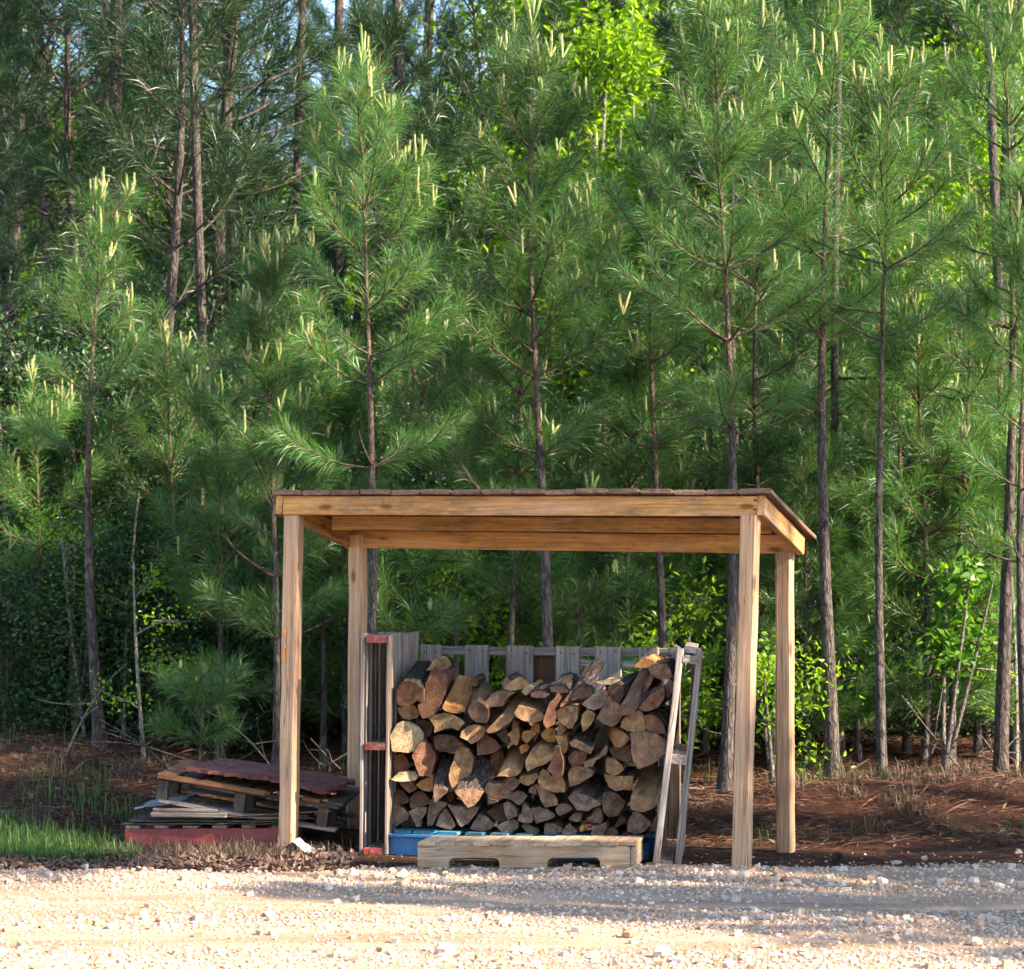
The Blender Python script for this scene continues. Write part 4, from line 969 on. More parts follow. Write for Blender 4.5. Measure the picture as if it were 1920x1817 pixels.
def needles_into(acc, pts, axs, length, width, amin=22, amax=62, droop=.12, rnd0=0.0, rnd1=1.0):
    n = len(pts)
    if n == 0: return
    rv = rng.normal(size=(n, 3)); rad = unit(rv - axs * (rv * axs).sum(1, keepdims=True))
    ang = np.radians(rng.uniform(amin, amax, n))[:, None]
    d = axs * np.cos(ang) + rad * np.sin(ang)
    L = (length * rng.uniform(.7, 1.1, n))[:, None]
    sv = unit(np.cross(d, rng.normal(size=(n, 3)))) * (width * .5)
    mid = pts + d * L * .5
    tip = pts + d * L; tip[:, 2] -= (droop * L[:, 0]) * rng.uniform(.3, 1.3, n)
    mid[:, 2] += .02 * L[:, 0]
    v = np.stack([pts, mid - sv, tip, mid + sv], 1).reshape(-1, 3)
    i = np.arange(n)[:, None] * 4
    tr = np.concatenate([i + [[0, 1, 3]], i + [[1, 2, 3]]], 1).reshape(-1, 3)
    r = np.repeat(np.clip(rng.uniform(rnd0, rnd1, n), 0, 1), 4)
    acc.add(v, None, tr, r)

def curve_branch(p, az, e0, e1, L, n=7):
    """polyline that leaves at elevation e0 and turns towards e1"""
    pts = [np.array(p, float)]
    for i in range(n):
        t = (i + .5) / n
        e = e0 + (e1 - e0) * t ** 1.3
        az2 = az + rng.normal(0, .05)
        pts.append(pts[-1] + np.array([math.cos(az2) * math.cos(e), math.sin(az2) * math.cos(e), math.sin(e)]) * (L / n))
    return np.array(pts)

def along(pts, t0, dens):
    """points and axes sampled along the last (1-t0) of a polyline"""
    seg = np.diff(pts, axis=0); ln = np.linalg.norm(seg, axis=1); cum = np.concatenate([[0], np.cumsum(ln)])
    tot = cum[-1]; n = int(dens * tot * (1 - t0))
    if n < 1: return np.zeros((0, 3)), np.zeros((0, 3))
    s = rng.uniform(t0 * tot, tot, n); k = np.clip(np.searchsorted(cum, s) - 1, 0, len(seg) - 1)
    f = ((s - cum[k]) / ln[k])[:, None]
    return pts[k] + seg[k] * f, seg[k] / ln[k][:, None]

def candles_into(acc, p, ax, n, L):
    for i in range(n):
        d = unit(np.array(ax) * .5 + np.array([0, 0, 1.0]) + rng.normal(0, .14 if i else .05, 3) + np.array([rng.uniform(-.42, .42), rng.uniform(-.42, .42), 0]) * (1 if i else 0))
        l = L * rng.uniform(.3, 1.0) * (1 if i else 1.15)
        e = p + d * l
        bend = np.array([rng.normal(0, .03), rng.normal(0, .03), 0]) * l * 3
        acc.tube([p, p + d * l * .5 + bend * .3, e + bend * .2 + np.array([0, 0, .02 * l])], [.008, .0115, .006], 6, rnd=rng.uniform(0, 1), cap=True)
        q, a = along(np.array([p, e]), .15, 900)
        needles_into(acc, q, a, .022, .0035, 15, 40, 0, 0, 1)

def pine_parts(H, hb, Rc, tr, nl=.17, nw=.0033, dens=380, whorl=(.5, .3), nbr=(3, 5), candle=.10, cand_top=.75, fork=None, bare=0.25, sway=.05, lat=3, base_r=1.0):
    tk, nd, cd = Acc(), Acc(), Acc()
    hs = np.concatenate([[0, .05, .14], np.linspace(.3, H, 15)])
    ph = rng.uniform(0, 6.28, 4)
    sw = lambda h: np.array([sway * (math.sin(h * .9 + ph[0]) - math.sin(ph[0])), sway * (math.sin(h * .8 + ph[1]) - math.sin(ph[1])), h])
    tp = np.array([sw(h) for h in hs])
    rad = tr * np.maximum(0, 1 - hs / H) ** 1.3 + .005
    rad[:3] *= [1.7, 1.35, 1.12]
    kk = 9
    tk.tube(tp[:kk + 1], rad[:kk + 1], 10, jit=.09, qm=1)  # lower trunk takes the darker bark; its shade is put into the colour
    tk.tube(tp[kk:], rad[kk:], 8, jit=.06)
    q, a = along(tp, max(.35, 1 - 1.7 / H), dens * 1.1)
    needles_into(nd, q, a, nl * .95, nw)
    candles_into(cd, tp[-1], [0, 0, 1], 7 if candle > 0 else 0, candle * 2.5)
    def shoot(pts, t0, r0, c):
        rr = np.linspace(r0, .003, len(pts))
        tk.tube(pts, rr, 5)
        q, a = along(pts, t0, dens)
        needles_into(nd, q, a, nl, nw)
        if c > 0 and candle > 0: candles_into(cd, pts[-1], pts[-1] - pts[-2], c, candle * 1.6)
    h = hb
    az0 = rng.uniform(0, 6.28)
    while h < H - .25:
        frac = (H - h) / (H - hb)
        nb = rng.randint(nbr[0], nbr[1] + 1)
        az0 += 1.1
        hw_ = h
        for b in range(nb + rng.randint(0, 3)):
            az = az0 + b * 6.283 / nb + rng.normal(0, .3)
            h = hw_ + (rng.normal(0, .02) if b < nb else rng.uniform(.08, .32))
            prof = .16 + .84 * min(1, frac * 1.5) ** .75 * (1 if frac < .75 else (1 - (frac - .75) * 1.1 * base_r))
            L = Rc * prof * rng.uniform(.7, 1.15)
            e0 = math.radians(62 - 46 * min(1, frac * 1.3) + rng.normal(0, 6)); e1 = math.radians(72 + rng.normal(0, 9) - 28 * frac)
            pts = curve_branch(sw(h), az, e0, e1, L)
            up = 1 - frac
            dead = frac > .8 and rng.uniform() < bare
            if dead:
                tk.tube(pts, np.linspace(.010, .003, len(pts)), 5); continue
            nc = 0 if rng.uniform() > cand_top * (.05 + 1.15 * up) else rng.randint(2, 5)
            shoot(pts, max(.15, 1 - .75 / L), .004 + .008 * min(1.3, L), nc)
            for s in range(lat):
                t = rng.uniform(.35, .9); k = int(t * (len(pts) - 1))
                az2 = az + rng.choice([-1, 1]) * rng.uniform(.5, 1.0)
                l2 = max(.18, L * (1 - t) * rng.uniform(.6, 1.0) + .12)
                p2 = curve_branch(pts[k], az2, e0 * .6 + .15, e1 + rng.normal(0, .15), l2, 5)
                shoot(p2, max(.05, 1 - .5 / l2), .0045, 0 if rng.uniform() > cand_top * (.03 + .6 * up) else rng.randint(1, 4))
        h = hw_ + whorl[0] + (whorl[1] - whorl[0]) * (1 - frac) + rng.uniform(-.1, .1)
    if fork is not None:
        fh, faz, fl = fork
        pts = curve_branch(sw(fh), faz, math.radians(38), math.radians(88), fl, 10)
        tk.tube(pts, np.linspace(.026, .007, len(pts)), 7)
        q, a = along(pts, .62, dens * 1.2); needles_into(nd, q, a, nl, nw)
        candles_into(cd, pts[-1], [0, 0, 1], 6, candle * 2.2)
        for s in range(16):
            t = rng.uniform(.35, .97); k = int(t * (len(pts) - 1)); l2 = rng.uniform(.25, .6) * (1.15 - t) + .15
            p2 = curve_branch(pts[k], rng.uniform(0, 6.28), math.radians(35), math.radians(72), l2, 5)
            shoot(p2, .1, .006, rng.randint(0, 4))
    return tk, nd, cd

def plant(name, loc, parts, label, cat, group=None, rot=0.0, scale=1.0):
    """a tree from (part name, mesh, kind) tuples"""
    root = empty(name, loc, label, cat, group)
    root.matrix_basis = Matrix.Translation(Vector(loc)) @ Matrix.Rotation(rot, 4, 'Z') @ Matrix.Scale(scale, 4)
    for (pn, me, kd) in parts:
        if me is None: continue
        o = bpy.data.objects.new(pn, me); o.parent = root; col.objects.link(o)
        if kd: o['kind'] = kd
    return root
def pine_meshes(parts, bark_m, needle_m):
    tk, nd, cd = parts
    return [('trunk', tk.mesh('trunk', [bark_m, M['pinebark']]), None), ('crown', nd.mesh('crown', needle_m, smooth=False), None)] + ([('new_shoots', cd.mesh('new_shoots', M['candle']), 'stuff')] if cd.n else [])

# --- young pines along the wood's edge, each its own tree
YP = [  # px, Y, top py, crown-base py, half width px, trunk r, label, extra
 (690, 16.6, 122, 880, 150, .045, 'young pine with long pale candles rising behind the near end of the shed roof', {}),
 (1022, 16.8, 45, 860, 140, .055, 'forked young pine with a lit trunk rising behind the middle of the shed roof', {'fork': (1.62, 2.75, 2.25)}),
 (188, 18.2, 372, 960, 105, .055, 'slender young pine standing alone over the grass bank', {'nbr': (2, 3)}),
 (515, 17.2, 485, 1200, 130, .032, 'bushy young pine just outside the shed beside the pallet heap', {}),
 (1358, 16.5, 5, 800, 165, .052, 'young pine with a dark trunk between the stack and the shed post', {}),
 (1655, 16.6, 150, 640, 150, .042, 'straight young pine with a bare thin trunk beyond the shed', {'bare': .6}),
 (1562, 17.1, -70, 640, 150, .062, 'young pine with twin dark trunks beside the shed corner', {}),
 (1876, 17.4, -25, 620, 140, .066, 'stout young pine with a bare lower trunk on the red bank', {}),
 (1246, 17.7, 235, 830, 130, .045, 'young pine with dark trunk behind the end of the firewood stack', {}),
 (1785, 18.3, 340, 900, 120, .03, 'thin young pine between the straight pine and the stout pine', {}),
 (1452, 18.6, 60, 900, 150, .035, 'young pine behind the shed roof corner', {}),
 (1150, 18.9, 300, 950, 130, .035, 'young pine farther back behind the middle of the shed', {}),
 (850, 18.2, 620, 1150, 125, .03, 'low young pine behind the roof between two taller ones', {}),
 (62, 19.4, 720, 1180, 110, .03, 'small dark pine at the edge of the picture over the bank', {}),
 (408, 18.3, 700, 1300, 125, .03, 'low shaded pine between the lone pine and the shed', {}),
 (1928, 16.9, 300, 1050, 115, .04, 'bright young pine cut by the picture edge', {}),
 (945, 17.4, 480, 1120, 115, .03, 'slim young pine beside the forked pine', {}),
 (1700, 19.2, 380, 1050, 120, .03, 'shaded young pine behind the straight bare-trunked pine', {}),
 (1105, 17.7, 880, 1290, 85, .022, 'pine sapling seen under the shed roof', {'candle': .05}),
 (770, 17.3, 1000, 1340, 90, .022, 'low pine sapling behind the rear shed post', {'candle': .05}),
 (372, 16.9, 1265, 1395, 62, .012, 'tiny pine seedling sprouting near the pallet heap', {'candle': .03, 'whorl': (.16, .12)}),
 (605, 18.6, 640, 1150, 110, .03, 'shaded young pine behind the near end of the roof', {}),
 (1320, 19.3, 420, 1050, 120, .03, 'young pine in the second rank behind the roof', {}),
 (1500, 20.0, 330, 1050, 120, .03, 'rear young pine over the shed roof corner', {}),
 (1850, 19.8, 500, 1150, 120, .03, 'rear young pine behind the stout pine', {}),
]
for (px, Y, ty, cb, hw, tr, lab, ex) in YP:
    x, y = XY(px, Y); z = gz1(x, y) - .03
    H = CAM_Z - (ty - HORIZON) / F_PX * Y - z
    hb = CAM_Z - (cb - HORIZON) / F_PX * Y - z
    kw = dict(candle=.10, sway=rng.uniform(.03, .085)); kw.update(ex)
    if H < 1.2: kw.setdefault('whorl', (.2, .15))
    parts = pine_parts(H, max(.12, hb), hw / F_PX * Y * 1.45, tr * .8, **kw)
    plant('young_pine', (x, y, z), pine_meshes(parts, M['youngbark'], M['needle']), lab, 'pine', 'young pines at the edge of the wood')

ANCH = [(14, 'thick trunk at the edge'), (88, 'dead-limbed dark trunk'), (188, 'lone slender pine'), (240, 'tall rough trunk'), (330, 'tiny pine seedling'), (402, 'slim tall trunk'), (470, 'pallet heap'), (515, 'bushy pine'), (605, 'near roof end'), (655, 'dark far trunk'), (690, 'candle-topped pine'), (771, 'dark trunk in the sky gap'), (850, 'low pine behind the roof'), (945, 'slim pine'), (1022, 'forked pine'), (1105, 'sapling under the roof'), (1225, 'grey trunk'), (1290, 'leaning pallet'), (1358, 'dark-trunked pine'), (1438, 'narrow pale trunk'), (1500, 'shed roof corner'), (1562, 'twin-trunked pine'), (1655, 'straight bare-trunked pine'), (1640, 'very thick grey trunk'), (1717, 'thin speckled trunk'), (1785, 'thin pine by the bright sapling'), (1856, 'dark trunk by bright leaves'), (1876, 'stout pine'), (1928, 'pine cut by the picture edge')]
_used = set()
def rel(kind, text, px, Y, bands):
    band = next(w for (lim, w) in bands if Y < lim)
    for (ax, ph) in sorted(ANCH, key=lambda q: abs(q[0] - px)):
        if (kind, band, ph) not in _used:
            _used.add((kind, band, ph)); return f'{text}, {band} the {ph}'
# --- mid-size pines: a few built once, copied
MIDV = []
for k in range(4):
    H = [9.5, 8.0, 11.0, 7.0][k]
    parts = pine_parts(H, [2.2, 1.2, 3.2, .8][k], [1.5, 1.4, 1.65, 1.4][k], [.085, .07, .1, .06][k], nl=.21, nw=.007, dens=170, whorl=(.5, .42), nbr=(3, 5), candle=0.0, bare=.5, sway=.12, lat=4)
    MIDV.append(pine_meshes(parts, M['pinebark'], M['needle_far_shade']))
def gput(name, px, Y, parts, label, cat, group, rot=None, scale=1.0, dz=0.0):
    x, y = XY(px, Y); return plant(name, (x, y, gz1(x, y) - .04 + dz), parts, label, cat, group, rng.uniform(0, 6.28) if rot is None else rot, scale)
MID = [(300, 21.5, 1), (130, 23, 0), (-30, 22, 1), (455, 23.5, 2), (410, 26, 2), (20, 26, 2), (210, 28, 2), (330, 31, 0), (505, 32, 0),
       (1270, 23, 3), (1400, 22, 3), (1540, 23.5, 3), (1690, 23, 3), (1940, 24, 0), (1110, 24.5, 1), (880, 22.5, 3), (700, 22, 3), (1330, 27, 2), (1480, 28, 2), (1620, 30, 0), (1900, 29, 2), (90, 33, 2), (-60, 30, 2), (440, 38, 2), (270, 40, 2), (690, 35, 2), (625, 37, 0), (795, 34, 0), (740, 43, 2)]
for (px, Y, k) in MID:
    gput('mid_pine', px, Y, MIDV[k], rel('m', 'mid-size feathery pine', px, Y, ((25, 'close behind'), (29, 'farther back behind'), (99, 'deepest in the wood behind'))), 'pine', 'mid-size pines deep in the wood', scale=rng.uniform(.88, 1.12))

SAPV = [pine_meshes(pine_parts(h, .35, r, .03, nl=.17, nw=.004, dens=340, whorl=(.36, .28), candle=.08, sway=.05, cand_top=.16), M['youngbark'], M['needle']) for (h, r) in ((3.0, .8), (2.4, .7))]
for i, (px, Y) in enumerate(((1440, 19.4), (1610, 18.7), (1735, 18.4), (1835, 19.0), (1180, 18.5), (1060, 19.2), (650, 18.9), (560, 19.5), (1515, 18.3), (1905, 18.6), (330, 19.6), (450, 19.8), (980, 18.6), (1290, 18.8), (140, 20.4))):
    gput('pine_sapling', px, Y, SAPV[i % 2], rel('q', 'waist-high to shed-high pine sapling', px, Y, ((99, 'filling the gap by'),)), 'pine', 'pine saplings between the young pines', scale=rng.uniform(.8, 1.15))
# --- tall pines: bare trunks, high crowns
def tall_parts(H, tr, cb, dens=28, lean=0.0, stubs=10, full=None):
    tk, nd = Acc(), Acc()
    hs = np.linspace(0, H, 22)
    ph = rng.uniform(0, 6, 2)
    tp = np.stack([.10 * np.sin(hs * .35 + ph[0]) - .10 * math.sin(ph[0]) + lean * hs, .1 * np.sin(hs * .3 + ph[1]) - .1 * math.sin(ph[1]), hs], 1)
    rad = tr * (1 - .75 * hs / H); rad[0] *= 1.3
    tk.tube(tp, rad, 12, jit=.05)
    for s in range(stubs):
        h = rng.uniform(2.0, cb); k = int(h / H * 21)
        pts = curve_branch(tp[k] + (tp[k + 1] - tp[k]) * rng.uniform(), rng.uniform(0, 6.28), rng.uniform(-.1, .5), rng.uniform(-.5, .5), rng.uniform(.4, 1.4), 5)
        tk.tube(pts, np.linspace(.014, .004, 6), 5)
        for s2 in range(2):
            p2 = curve_branch(pts[rng.randint(2, 5)], rng.uniform(0, 6.28), rng.uniform(-.5, .6), rng.uniform(-.5, .5), rng.uniform(.2, .5), 4)
            tk.tube(p2, np.linspace(.006, .002, 5), 4)
    h = cb
    while h < H:
        f = (H - h) / (H - cb)
        for b in range(4 if full is None else 8):
            pts = curve_branch(tp[min(21, int(h / H * 21))], rng.uniform(0, 6.28), rng.uniform(.0, .5), rng.uniform(.3, .9), (.5 + 2.2 * f ** .6 if full is None else full) * rng.uniform(.6, 1.1), 6)
            tk.tube(pts, np.linspace(.035, .006, 7), 5)
            for s in range(6):
                p2 = curve_branch(pts[rng.randint(2, 7)], rng.uniform(0, 6.28), rng.uniform(0, .6), rng.uniform(.4, 1.2), rng.uniform(.3, .7), 4)
                tk.tube(p2, np.linspace(.01, .003, 5), 4)
                q, a = along(p2, .1, dens); needles_into(nd, q, a, .24, .012, 25, 80)
        h += .8 if full is None else .45
    return [('trunk', tk.mesh('trunk', M['pinebark']), None), ('crown', nd.mesh('crown', M['needle_far_shade'], smooth=False), None)]
TP = [(14, 26, 36, 'thick dark pine trunk at the picture edge'), (40, 33, 22, 'sunlit pale pine trunk just behind the thick dark trunk at the edge'), (88, 28, 22, 'dark pine trunk with short dead limbs next to the picture-edge trunks'),
      (240, 22.5, 29, 'tall rough pine trunk rising behind the lone young pine'), (402, 21.5, 19, 'slim tall pine trunk between the rough trunk and the shed'), (545, 27, 18, 'slim dark pine trunk behind the bushy young pine'),
      (655, 31, 22, 'dark far pine trunk behind the candle-topped young pine'), (702, 40, 19, 'pale far pine trunk against the sky'), (771, 25, 23, 'straight dark pine trunk standing against the blue sky gap'), (812, 37, 26, 'pale distant pine trunk by the sky gap'),
      (1225, 27, 26, 'grey pine trunk behind the broadleaf branches'), (1438, 24, 12, 'narrow pale trunk above the shed roof corner'), (1640, 26, 46, 'very thick grey pine trunk near the top of the wood'), (1717, 25, 14, 'thin speckled trunk beside the very thick trunk'), (1856, 24, 26, 'dark pine trunk between bright leaves and the stout pine'),
      (1575, 19.0, 15, 'second dark trunk right behind the twin-trunked young pine'), (1892, 19.5, 20, 'dark trunk right behind the stout young pine'), (1268, 33, 14, 'far thin trunk by the grey pine')]
for (px, Y, w, lab) in TP:
    H = rng.uniform(20, 24)
    pr = tall_parts(H, w * Y / F_PX / 2 * 1.05, rng.uniform(14.5, 16.5), stubs=14)
    gput('tall_pine', px, Y, pr, lab, 'pine', 'tall pines of the wood', rot=0)

# --- broadleaf trees and shrubs
def leaves_into(acc, ctr, spread, n, size, up=.5, flat=.6):
    p = ctr + rng.normal(size=(n, 3)) * spread
    nrm = unit(rng.normal(size=(n, 3)) * flat + np.array([0, -.15, up]))
    d = unit(np.cross(nrm, rng.normal(size=(n, 3)))); s = np.cross(nrm, d)
    L = (size * rng.uniform(.6, 1.2, n))[:, None]
    tip = p + d * L - nrm * L * .15
    m = p + d * L * .45
    v = np.stack([p, m - s * L * .27 + nrm * L * .06, tip, m + s * L * .27 + nrm * L * .06], 1).reshape(-1, 3)
    i = np.arange(n)[:, None] * 4
    tr = np.concatenate([i + [[0, 1, 2]], i + [[0, 2, 3]]], 1).reshape(-1, 3)
    acc.add(v, None, tr, np.repeat(rng.uniform(0, 1, n), 4))
def broadleaf(H, cb, Rc, tr, nleaf, size, lm, bm='palebark', spread=.22, stems=1):
    tk, lf = Acc(), Acc()
    ends = []
    for st in range(stems):
        hs = np.linspace(0, H, 12); ph = rng.uniform(0, 6, 2); ln = rng.uniform(-.16, .16, 2) if stems > 1 else rng.uniform(-.03, .03, 2)
        tp = np.stack([.12 * np.sin(hs * .8 + ph[0]) - .12 * math.sin(ph[0]) + ln[0] * hs, .12 * np.sin(hs * .7 + ph[1]) - .12 * math.sin(ph[1]) + ln[1] * hs, hs], 1)
        tk.tube(tp, tr * (1 - hs / H) ** .8 + .006, 8, jit=.06)
        nb = int((H - cb) / .28)
        for b in range(nb):
            f = rng.uniform(0, 1); h = cb + (H - cb) * f; k = min(10, int(h / H * 11))
            L = Rc * (.45 + .55 * math.sin(math.pi * min(1, .15 + f * .8))) * rng.uniform(.6, 1.1)
            pts = curve_branch(tp[k], rng.uniform(0, 6.28), rng.uniform(.2, .8), rng.uniform(-.1, .6), L, 6)
            tk.tube(pts, np.linspace(.006 + tr * .25, .003, 7), 5)
            ends += [pts[3], pts[4], pts[5], pts[6]]
            for s in range(3):
                p2 = curve_branch(pts[rng.randint(2, 6)], rng.uniform(0, 6.28), rng.uniform(-.1, .7), rng.uniform(-.2, .6), L * rng.uniform(.25, .5), 4)
                tk.tube(p2, np.linspace(.006, .002, 5), 4)
                ends += [p2[2], p2[4]]
    ends = np.array(ends); per = max(1, nleaf // len(ends))
    leaves_into(lf, np.repeat(ends, per, 0), spread, len(ends) * per, size)
    return [('trunk', tk.mesh('trunk', M[bm]), None), ('crown', lf.mesh('crown', M[lm], smooth=False), None)]
BL = [broadleaf(8.0, 1.5, 2.0, .07, 14000, .13, 'leaf', spread=.25), broadleaf(7.0, 1.0, 1.7, .06, 12000, .12, 'leaf', spread=.22), broadleaf(9.5, 2.5, 2.4, .09, 15000, .14, 'leaf', spread=.3)]
BR = [(1015, 26, 1, 1.0), (880, 23.5, 1, .72), (1290, 25, 1, .95), (1725, 24, 1, .9), (1800, 25.5, 0, .95), (1440, 26, 1, .9), (250, 34, 1, .8), (150, 37, 0, 1.0), (300, 36, 1, 1.0), (50, 41, 2, .9), (400, 37, 1, .9), (540, 36, 1, .8), (690, 46, 0, .95), (800, 45, 0, .9), (1060, 29, 0, 1.05), (945, 31, 1, .95), (1120, 24, 1, .95), (1200, 27, 0, 1.0), (1770, 27, 0, 1.1), (1830, 30, 2, 1.0), (1690, 32, 2, 1.0), (120, 30, 1, .9), (60, 35, 0, .9), (1300, 32, 2, 1.0), (1430, 34, 2, 1.0), (1560, 36, 2, 1.0), (1950, 34, 2, 1.0), (1060, 33, 2, 1.0), (-20, 38, 2, 1.0), (200, 42, 2, .95), (330, 44, 0, 1), (480, 43, 0, 1.0), (600, 42, 1, 1.0), (900, 38, 0, 1.0)]
for (px, Y, k, sc) in BR:
    gput('broadleaf_tree', px, Y, BL[k], rel('b', 'bright spring-leaved broadleaf tree', px, Y, ((31, 'behind'), (37, 'farther back behind'), (99, 'deepest in the wood behind'))), 'tree', 'broadleaf trees behind the pines', scale=sc)
SH = [broadleaf(2.6, .15, 1.0, .02, 11000, .055, 'leaf_dark', 'twig', .16, stems=5), broadleaf(1.9, .1, .9, .018, 9000, .05, 'leaf_dark', 'twig', .15, stems=5), broadleaf(3.2, .3, 1.1, .025, 12000, .06, 'leaf_dark', 'twig', .18, stems=4)]
SB = [(10, 19.3, 1), (90, 19.7, 1), (140, 19.1, 1), (225, 19.9, 1), (300, 19.1, 1), (360, 19.6, 1), (420, 18.9, 1), (480, 19.5, 1), (1420, 19.7, 1), (1700, 19.8, 1), (1880, 19.5, 1), (1560, 19.9, 1), (1300, 19.6, 1), (20, 20.5, 2), (110, 21.2, 0), (200, 22.3, 2), (285, 21, 0), (345, 20.2, 1), (430, 21.8, 2), (520, 20.8, 0), (620, 21.5, 2), (720, 20.6, 1), (815, 21.4, 0), (905, 20.8, 1), (1000, 21.6, 0), (1090, 20.7, 1), (1185, 21.3, 0), (1290, 20.9, 1), (1390, 21.5, 0), (1480, 21.0, 1), (1600, 22.0, 0), (1710, 21.2, 1), (1800, 21.0, 0), (1900, 21.8, 0), (-60, 21, 2), (1980, 21, 0), (60, 24, 2), (330, 24.5, 2), (560, 24.5, 2), (780, 25, 2), (960, 24.5, 2), (1150, 25, 2), (1360, 24.5, 2), (1540, 25, 2), (1740, 25, 2), (1910, 25.5, 2), (200, 27, 2), (450, 28, 2), (700, 28.5, 2), (900, 29, 2), (1060, 28, 2), (1280, 29, 2), (1460, 30, 2), (1660, 29, 2), (1850, 30, 2)]
for (px, Y, k) in SB:
    gput('evergreen_shrub', px, Y, SH[k], rel('s', 'dark small-leaved evergreen shrub', px, Y, ((20, 'low to the ground behind'), (23, 'in the understory behind'), (26, 'in the second rank behind'), (99, 'in the rear rank behind'))), 'shrub', 'evergreen shrubs in the understory', scale=rng.uniform(.85, 1.15) if Y > 20 else rng.uniform(.55, .85))
# bright sapling and pale bare saplings
gput('leafy_sapling', 1770, 17.9, broadleaf(1.5, .85, .42, .014, 620, .10, 'leaf_bright', 'twig', .09, stems=3), 'bright green broad-leaved sapling glowing beside the straight pine trunk', 'sapling', None, rot=0)
gput('leafy_sapling', 30, 19.6, broadleaf(.8, .2, .35, .012, 90, .13, 'leaf_bright', 'twig', .10, stems=2), 'small big-leaved oak seedling low in the dark at the picture edge', 'sapling', None, rot=0)
gput('leafy_sapling', 1250, 18.4, broadleaf(1.3, .3, .6, .014, 1500, .06, 'leaf', 'twig', .12, stems=3), 'small-leaved green sapling behind the leaning pallet', 'sapling', None)
gput('leafy_sapling', 830, 18.8, broadleaf(1.5, .4, .75, .014, 2600, .06, 'leaf', 'twig', .14, stems=4), 'green bush showing above the back pallet', 'sapling', None)
gput('leafy_sapling', 1450, 17.2, broadleaf(.9, .2, .4, .012, 900, .055, 'leaf', 'twig', .1, stems=3), 'small green sapling between the two far shed posts', 'sapling', None)
for (px, Y, H, lab) in ((160, 18.9, 1.75, 'pale forked bare sapling just beside the lone pine'), (233, 19.0, 1.9, 'straight pale bare sapling behind the lone pine'), (271, 17.9, 1.45, 'thin pale bare sapling nearest the grass'), (1905, 18.0, 2.0, 'leaning bare sapling behind the stout pine'), (1450, 18.2, 1.9, 'thin bare sapling between the shed posts'), (1790, 18.8, 2.2, 'thin bare stem behind the bright sapling')):
    gput('bare_sapling', px, Y, broadleaf(H, .3, .5, .011, 420, .04, 'leaf', 'palebark', .07), lab, 'sapling', None, rot=0)

# --- roadside pines out of the picture that shade the road
sa = np.array([.906, -.423]); sn = np.array([.423, .906])
SHV = pine_meshes(pine_parts(8.0, .8, 1.5, .09, nl=.24, nw=.012, dens=85, whorl=(.4, .32), nbr=(4, 5), candle=0, bare=.1, lat=5, base_r=.2), M['pinebark'], M['needle_far_shade'])
for (s_, nn, sc, r, lab) in ((3.4, 10.95, .80, 0., 'nearest the road'), (3.6, 12.1, .82, 1.3, 'second from the road'), (3.6, 13.3, .82, 2.4, 'third from the road'), (3.6, 14.5, .8, 3.0, 'farthest from the road'), (5.6, 11.5, .9, 3.6, 'in the second row by the road'), (5.9, 13.0, .95, 4.4, 'in the second row farther back')):
    p = sa * s_ + sn * nn
    plant('roadside_pine', (p[0], p[1], gz1(p[0], p[1]) - .03), SHV, 'bushy roadside pine shading the gravel, ' + lab, 'pine', 'roadside pines shading the road', r, sc)
for (s_, nn, cb, H, lab) in ((12.2, 11.7, 13.8, 15.4, 'nearest the road'), (12.4, 13.6, 13.8, 15.3, 'in the middle'), (12.3, 15.5, 13.5, 14.9, 'farthest from the road')):
    p = sa * s_ + sn * nn
    plant('tall_roadside_pine', (p[0], p[1], gz1(p[0], p[1]) - .03), tall_parts(H, .16, cb, dens=110, stubs=3, full=1.8), 'tall roadside pine with a high dense crown, ' + lab, 'pine', 'tall roadside pines across the road')

# ------------------------------------------------------------------ gravel, litter, grass
CUBE = np.array([[-1, -1, -1], [1, -1, -1], [1, 1, -1], [-1, 1, -1], [-1, -1, 1], [1, -1, 1], [1, 1, 1], [-1, 1, 1]], float)
CT = np.array([[0, 2, 1], [0, 3, 2], [4, 5, 6], [4, 6, 7], [0, 1, 5], [0, 5, 4], [1, 2, 6], [1, 6, 5], [2, 3, 7], [2, 7, 6], [3, 0, 4], [3, 4, 7]])
def stones_into(acc, x, y, size, zf, sink=.3):
    n = len(x)
    v = CUBE[None] * rng.uniform(.45, 1.0, (n, 8, 3)) * rng.uniform(.6, 1.0, (n, 1, 3)) * np.array([1, 1, .68])
    a = rng.uniform(0, 6.28, n); c, s = np.cos(a)[:, None], np.sin(a)[:, None]
    vx = v[..., 0] * c - v[..., 1] * s; vy = v[..., 0] * s + v[..., 1] * c
    t = rng.normal(0, .3, n)[:, None]; vz = v[..., 2] * np.cos(t) + vx * np.sin(t); vx = vx * np.cos(t) - v[..., 2] * np.sin(t)
    h = size[:, None] * .5
    z = zf(x, y)
    vv = np.stack([x[:, None] + vx * h, y[:, None] + vy * h, z[:, None] + (vz + sink) * h], -1)
    tr = CT[None] + (np.arange(n) * 8)[:, None, None]
    acc.add(vv, None, tr.reshape(-1, 3), np.repeat(rng.uniform(0, 1, n), 8))
acc = Acc()
N = 66000
y = 9.6 + 5.0 * rng.uniform(0, 1, N) ** 1.0; x = rng.uniform(-1, 1, N) * (.212 * y + .25)
e = road_edge(x)
dens = (1 - .9 * np.exp(-((y - 12.15 + .1 * x) / .26) ** 2)) * (1 - .75 * np.exp(-((y - 10.75 + .06 * x) / .25) ** 2)) * np.clip(.75 + 1.2 * wav(x * 1.3, y * 3, 2.0), .25, 1) * (1 - .95 * sst((y - e + .9) / 1.1)) * (1 - sst((y - 14.1) / .5)) * np.where((y > 14.0) & (x < -1.0), .2, 1)
k = rng.uniform(0, 1, N) < dens
